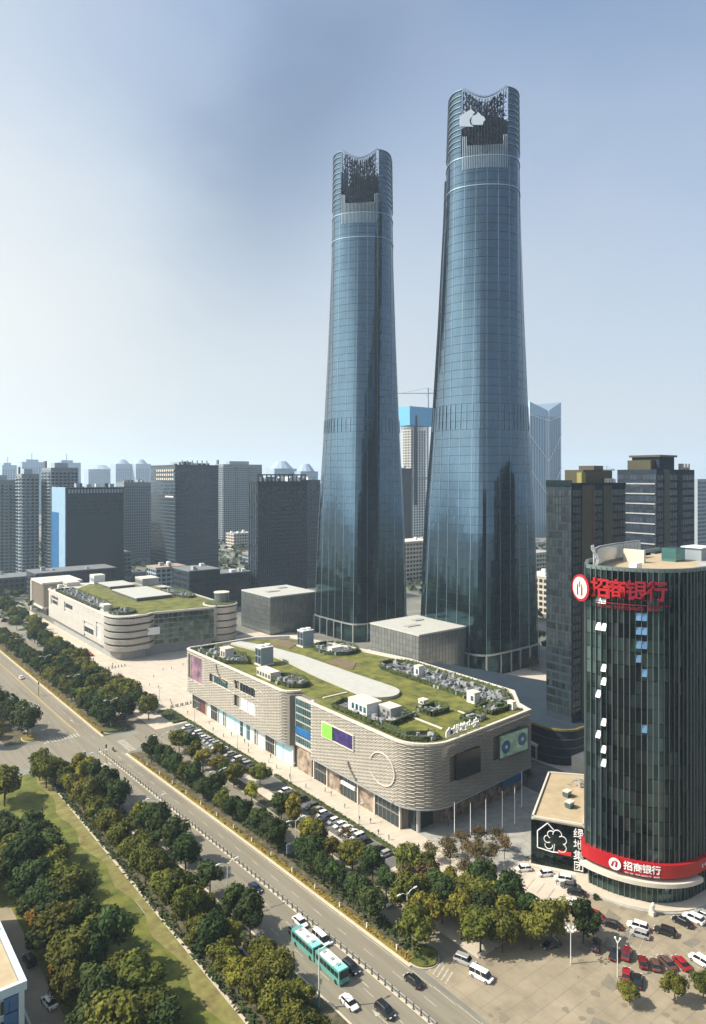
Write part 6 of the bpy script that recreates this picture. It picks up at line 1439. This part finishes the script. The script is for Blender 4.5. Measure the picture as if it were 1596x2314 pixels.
# ------------------------------------------------------------------ people
def person_mesh(stride, mats):
    me = bpy.data.meshes.new('body'); J = [(0, 0, .95, .13), (0, 0, 1.15, .12), (0, 0, 1.38, .15), (0, .01, 1.5, .055), (0, .02, 1.64, .10),
        (.2, 0, 1.4, .06), (.25, .05*stride, 1.15, .045), (.25, .16*stride, .92, .035), (-.2, 0, 1.4, .06), (-.25, -.05*stride, 1.15, .045), (-.25, -.16*stride, .92, .035),
        (.1, 0, .85, .09), (.1, -.12*stride, .48, .065), (.1, -.26*stride, .08, .045), (.1, -.26*stride+.13, .04, .035), (-.1, 0, .85, .09), (-.1, .14*stride, .48, .065), (-.1, .24*stride, .08, .045), (-.1, .24*stride+.13, .04, .035)]
    E_ = [(0, 1), (1, 2), (2, 3), (3, 4), (2, 5), (5, 6), (6, 7), (2, 8), (8, 9), (9, 10), (0, 11), (11, 12), (12, 13), (13, 14), (0, 15), (15, 16), (16, 17), (17, 18)]
    me.from_pydata([j[:3] for j in J], E_, []); o = bpy.data.objects.new('tmp', me); COL.objects.link(o); mo = o.modifiers.new('s', 'SKIN'); mo.use_smooth_shade = True
    for i, j in enumerate(J): me.skin_vertices[0].data[i].radius = (j[3], j[3]*.85)
    me.skin_vertices[0].data[0].use_root = True; su = o.modifiers.new('u', 'SUBSURF'); su.levels = 1
    bpy.context.view_layer.update(); r = bpy.data.meshes.new_from_object(o.evaluated_get(bpy.context.evaluated_depsgraph_get())); bpy.data.objects.remove(o)
    r.materials.clear()
    for m in mats: r.materials.append(M[m])
    for p in r.polygons:
        c = p.center; p.material_index = 3 if (c.z > 1.66 or (c.z > 1.58 and c.y < 0)) else 2 if (c.z > 1.46 or (abs(c.x) > .2 and c.z < .98)) else 1 if c.z > .98 else 0
    r.name = 'body'; return r
mk('cloth_dark', (.03, .03, .04)); mk('cloth_red', (.35, .03, .03)); mk('cloth_blue', (.05, .09, .2)); mk('cloth_pale', (.5, .48, .45)); mk('cloth_grey', (.12, .12, .13))
PM = [person_mesh(s_, m_) for s_, m_ in ((1, ['cloth_dark', 'cloth_dark', 'skin', 'hair']), (.4, ['cloth_blue', 'cloth_pale', 'skin', 'hair']), (1, ['cloth_grey', 'cloth_red', 'skin', 'hair']), (-.8, ['cloth_dark', 'cloth_blue', 'skin', 'hair']))]
PD_ = ['in dark clothes', 'in pale top and blue trousers', 'in red top', 'in blue top and dark trousers']
rr = random.Random(31)
spots = [(124.9, 340.3, 'beside the planting at the plaza edge'), (148.4, 350.6, 'on the plaza before the far mall'), (152.5, 349.4, 'on the plaza, right of the first walker'), (127.7, 306.4, 'alone on the open plaza'), (128.7, 295.0, 'on the plaza near the parked cars'), (125.8, 391.7, 'by the far mall corner'), (126.6, 393.5, 'paired by the far mall corner'), (123.5, 426.5, 'on the walk of the far mall'),
    (130.0, 158.4, 'on the walk beneath the tiled wall'), (131.5, 183, 'on the walk by the stone piers'), (129.5, 214, 'on the walk by the cyan shop'), (131, 231, 'by the white shopfront'), (128.5, 246, 'on the walk by the far parked cars'), (130.5, 262, 'by the dark shopfront'), (129, 279, 'at the plaza end of the shops'), (130, 299, 'crossing the plaza near the mall end'), (126.5, 401, 'on the walk before the banded corner'), (129.5, 372, 'before the banded round corner'), (131, 376, 'close to the banded round corner'),
    (139, 340, 'mid plaza'), (160, 352, 'near the curved glass wall'), (134, 322, 'walking over the plaza'), (146, 143, 'by the corner column'), (128, 148, 'near the mall\'s front corner'), (127, 439, 'far along the pale mall'), (126, 452, 'farther along the pale mall'), (146.5, 106.5, 'between cars before the hall'), (131.2, 85.6, 'by the black SUV on the forecourt'), (104, 262, 'at the junction zebra')]+[(rr.uniform(127.5, 133.5), 152+i*9.3, w_) for i, w_ in enumerate(('past the corner entrance', 'under the tile ring', 'by the billboard shops', 'beneath the green poster', 'near the glazed link', 'by the cyan corner shop', 'outside the pale shopfronts', 'under the lower billboard', 'by the far cyan shops', 'under the upper window', 'by the dark double shop', 'under the purple screen'))]+[(rr.uniform(128, 170), 300+i*7, w_) for i, w_ in enumerate(('low on the plaza', 'on the inner plaza', 'across the plaza centre', 'at the plaza middle', 'toward the far mall', 'by the mall gap', 'in the plaza shade edge'))]
for k, (x, y, w) in enumerate(spots):
    v = rr.randrange(4); t = thing('person', f'person {PD_[v]} walking {w}', 'person', (x, y, .06)); inst('body', PM[v], t, (0, 0, 0), (0, 0, rr.uniform(0, 6.28)))
k = 0
for i in range(5):
    for s_ in (0, 1): 
        x = 127+i*2.3+s_*.8; t = thing('stone_ball_bollard', f'dark bollard, {ordn(k)} from the left, closing the plaza walk by the mall end', 'bollard', (x, 291.5, .05), 'bollards across the mall walk'); k += 1
        MB().cyl(x, 291.5, 0.05, .9, .28, .22, 10).build('post', 'grey_dark', t); MB().cyl(x, 291.5, .9, 1.25, .3, .1, 10).build('ball', 'grey_dark', t)
for i in range(7):
    x = 125.5+i*1.7; t = thing('stone_ball_bollard', f'dark bollard, {ordn(i)} from the left, before the banded round corner', 'bollard', (x, 371, .05), 'bollards by the far mall'); MB().cyl(x, 371, .05, .9, .28, .22, 10).build('post', 'grey_dark', t); MB().cyl(x, 371, .9, 1.25, .3, .1, 10).build('ball', 'grey_dark', t)
t = thing('motorcycle', 'dark motorcycle with its rider in mid junction', 'motorcycle', (90.2, 258.5, 0))
MB().box(89.95, 90.45, 257.7, 259.3, .5, .95).build('frame', 'grey_dark', t); MB().bar((90.2, 259.2, .8), (90.2, 259.4, 1.15), .12).build('handlebar', 'metal', t)
for yy in (257.6, 259.5): w = inst('wheel', CP['sedan']['wheel'], t, (0, yy-258.5, .33)); w.scale = (.5, 1, 1)
t = thing('person', 'person in dark jacket riding the motorcycle in mid junction', 'person', (90.2, 258.4, .12)); b = inst('body', PM[0], t, (0, 0, 0)); b.scale = (1, 1, .92)
t = thing('market_umbrella', 'small red low stall cover on the walk of the far mall', 'stall', (128.5, 404, 0)); MB().box(127.4, 129.6, 402.6, 405.6, .9, 1.2).build('cover', 'red', t); MB().box(127.6, 129.4, 402.8, 405.4, .05, .9).build('counter', 'crimson', t)

# ------------------------------------------------------------------ lamps, poles, signs
def lamp(x, y, h, label, ang=0, arms=2, reach=2.0, m='lamp_pole'):
    t = thing('street_lamp', label, 'street lamp', (x, y, 0), 'street lamps')
    MB().cyl(x, y, 0, h, .16, .08, 8).build('pole', m, t); MB().cyl(x, y, 0, .6, .28, .22, 8).build('foot', m, t)
    c, s = math.cos(ang), math.sin(ang)
    for k in range(arms):
        sg = 1 if k == 0 else -1
        MB().bar((x, y, h-.4), (x+c*reach*sg*.6, y+s*reach*sg*.6, h+.3), .12).bar((x+c*reach*sg*.6, y+s*reach*sg*.6, h+.3), (x+c*reach*sg, y+s*reach*sg, h+.35), .1).build('arm', m, t)
        MB().bar((x+c*reach*sg, y+s*reach*sg, h+.33), (x+c*(reach+.9)*sg, y+s*(reach+.9)*sg, h+.36), .3, .2).build('lamp_head', 'sign_white', t)
    return t
for k, (x, y) in enumerate(((77.6, 147), (77.6, 189), (76.0, 231.5))): lamp(x+.2, y, 11, f'tall white double lamp at the left kerb, {ordn(k)} from the bottom')
lamp(70.4, 293.8, 11, 'tall white lamp on the hedge island by the zebra crossing'); lamp(66.8, 345, 11, 'tall white lamp at the far left kerb')
for k, (x, y) in enumerate(((104.3, 114.5), (103.2, 157), (101.5, 198), (100, 238))): lamp(x, y, 9.5, f'white double lamp in the right kerb tree row, {ordn(k)} from the bottom')
for k, (x, y) in enumerate(((98.5, 285), (97.2, 330), (96.6, 375), (96.4, 425))): lamp(x, y, 10.5, f'white lamp in the right kerb row past the junction, {ordn(k)} away')
for k, (x, y) in enumerate(((126.9, 160), (126.9, 196), (126.9, 232), (126.9, 268), (126.9, 304))): lamp(x, y, 5.5, f'slim short lamp on the mall walk, {ordn(k)} from the near end', arms=1, reach=.8)
for x, y, l in ((124.9, 87.3, 'short white multi-head lamp on the forecourt, left one'), (129.1, 79.3, 'slim pale lamp post before the dark red SUV')):
    t = thing('yard_lamp', l, 'lamp post', (x, y, 0)); MB().cyl(x, y, 0, 7.2, .13, .08, 8).build('pole', 'lamp_pole', t)
    for a in range(6 if x < 126 else 2): c, s = math.cos(a*1.047), math.sin(a*1.047); MB().bar((x, y, 6.6), (x+c*.9, y+s*.9, 7.2), .1).build('arm', 'lamp_pole', t); MB().cbox(x+c*.95, y+s*.95, 7.15, .3, .3, .25).build('lamp_head', 'sign_white', t)
t = thing('camera_mast', 'tall teal and white mast at the left kerb beside the front bus', 'mast', (77.0, 109.1, 0)); MB().cyl(77, 109.1, 0, 3.4, .2, .18, 8).build('lower_pole', 'bus_teal', t); MB().cyl(77, 109.1, 3.4, 11.4, .17, .1, 8).build('upper_pole', 'lamp_pole', t); MB().bar((77, 109.1, 11), (79.8, 109.1, 11.4), .14).build('arm', 'lamp_pole', t); MB().cbox(79.8, 109.1, 11.1, .8, .3, .3).build('lamp_head', 'sign_white', t)
for x, y, l in ((84.5, 249.5, 'yellow-green striped signal mast at the junction median'), (86.0, 345, 'yellow road mast in the median far up the boulevard')):
    t = thing('signal_mast', l, 'mast', (x, y, 0)); MB().cyl(x, y, 0, 4.2, .2, .18, 8).build('lower_pole', 'yellow_green', t); MB().cyl(x, y, 4.2, 6.5, .15, .12, 8).build('upper_pole', 'lamp_pole', t); MB().cbox(x, y-.3, 5.2, .5, .3, 1.3).build('signal_box', 'grey_dark', t)
t = thing('signal_mast', 'pale teal signal post among trees at the junction corner', 'mast', (76.4, 247, 0)); MB().cyl(76.4, 247, 0, 5.5, .3, .25, 8).build('pole', 'teal_pale', t); MB().cbox(76.4, 246.8, 5.2, .9, .4, 1.5).build('signal_box', 'teal_pale', t)
t = thing('gantry_sign', 'grey-backed road direction board on a mast in the right kerb trees', 'road sign', (101.6, 151, 0))
MB().cyl(101.6, 151, 0, 7.6, .2, .15, 8).build('mast', 'metal', t); MB().bar((101.6, 151, 6.0), (97, 151, 6.0), .16).bar((101.6, 151, 7.2), (97, 151, 7.2), .16).build('arm', 'metal', t); MB().box(96.4, 101.2, 150.7, 150.85, 5.3, 7.7).build('board', 'sign_back', t)
for i in range(4): MB().box(96.6, 101.0, 150.55, 150.7, 5.5+i*.6, 5.6+i*.6).build('stiffener', 'metal', t)
for k, (x, y) in enumerate(((141.5, 136.1), (144.4, 132.9), (149.5, 131.9), (156.9, 132.3), (161.7, 131.8), (172, 137.5))):
    t = thing('flagpole', f'slim white flagpole on the plaza before the mall corner, {ordn(k)} from the left', 'flagpole', (x, y, 0), 'flagpoles on the plaza'); MB().cyl(x, y, .05, 11, .13, .07, 8).build('pole', 'sign_white', t); MB().cyl(x, y, .05, .5, .35, .3, 8).build('foot', 'grey', t); MB().cyl(x, y, 11, 11.25, .14, .05, 6).build('finial', 'metal', t)
for i in range(14): 
    y = 112+i*9.6; x = rk(y)+1.0; t = thing('marker_post', f'short white marker post in the ochre hedge, {ordn(i)} from the near end', 'post', (x, y, 0), 'white marker posts along the right kerb'); MB().box(x-.12, x+.12, y-.12, y+.12, .1, 1.5).build('post', 'sign_white', t); MB().box(x-.16, x+.16, y-.16, y+.16, 1.5, 1.65).build('cap', 'kerb', t)

# ------------------------------------------------------------------ air
hz = MB().box(-9300, 9300, -9300, 9300, -1.2, 345)
ho = hz.build('haze', []); ho['kind'] = 'stuff'
hm = bpy.data.materials.new('haze'); hm.use_nodes = True; tt = hm.node_tree; tt.nodes.clear()
pv = N(tt, 'ShaderNodeVolumePrincipled'); pv.inputs['Color'].default_value = (.66, .83, 1, 1); pv.inputs['Density'].default_value = .00012; pv.inputs['Anisotropy'].default_value = .2
oo = N(tt, 'ShaderNodeOutputMaterial'); tt.links.new(pv.outputs[0], oo.inputs['Volume']); ho.data.materials.append(hm)
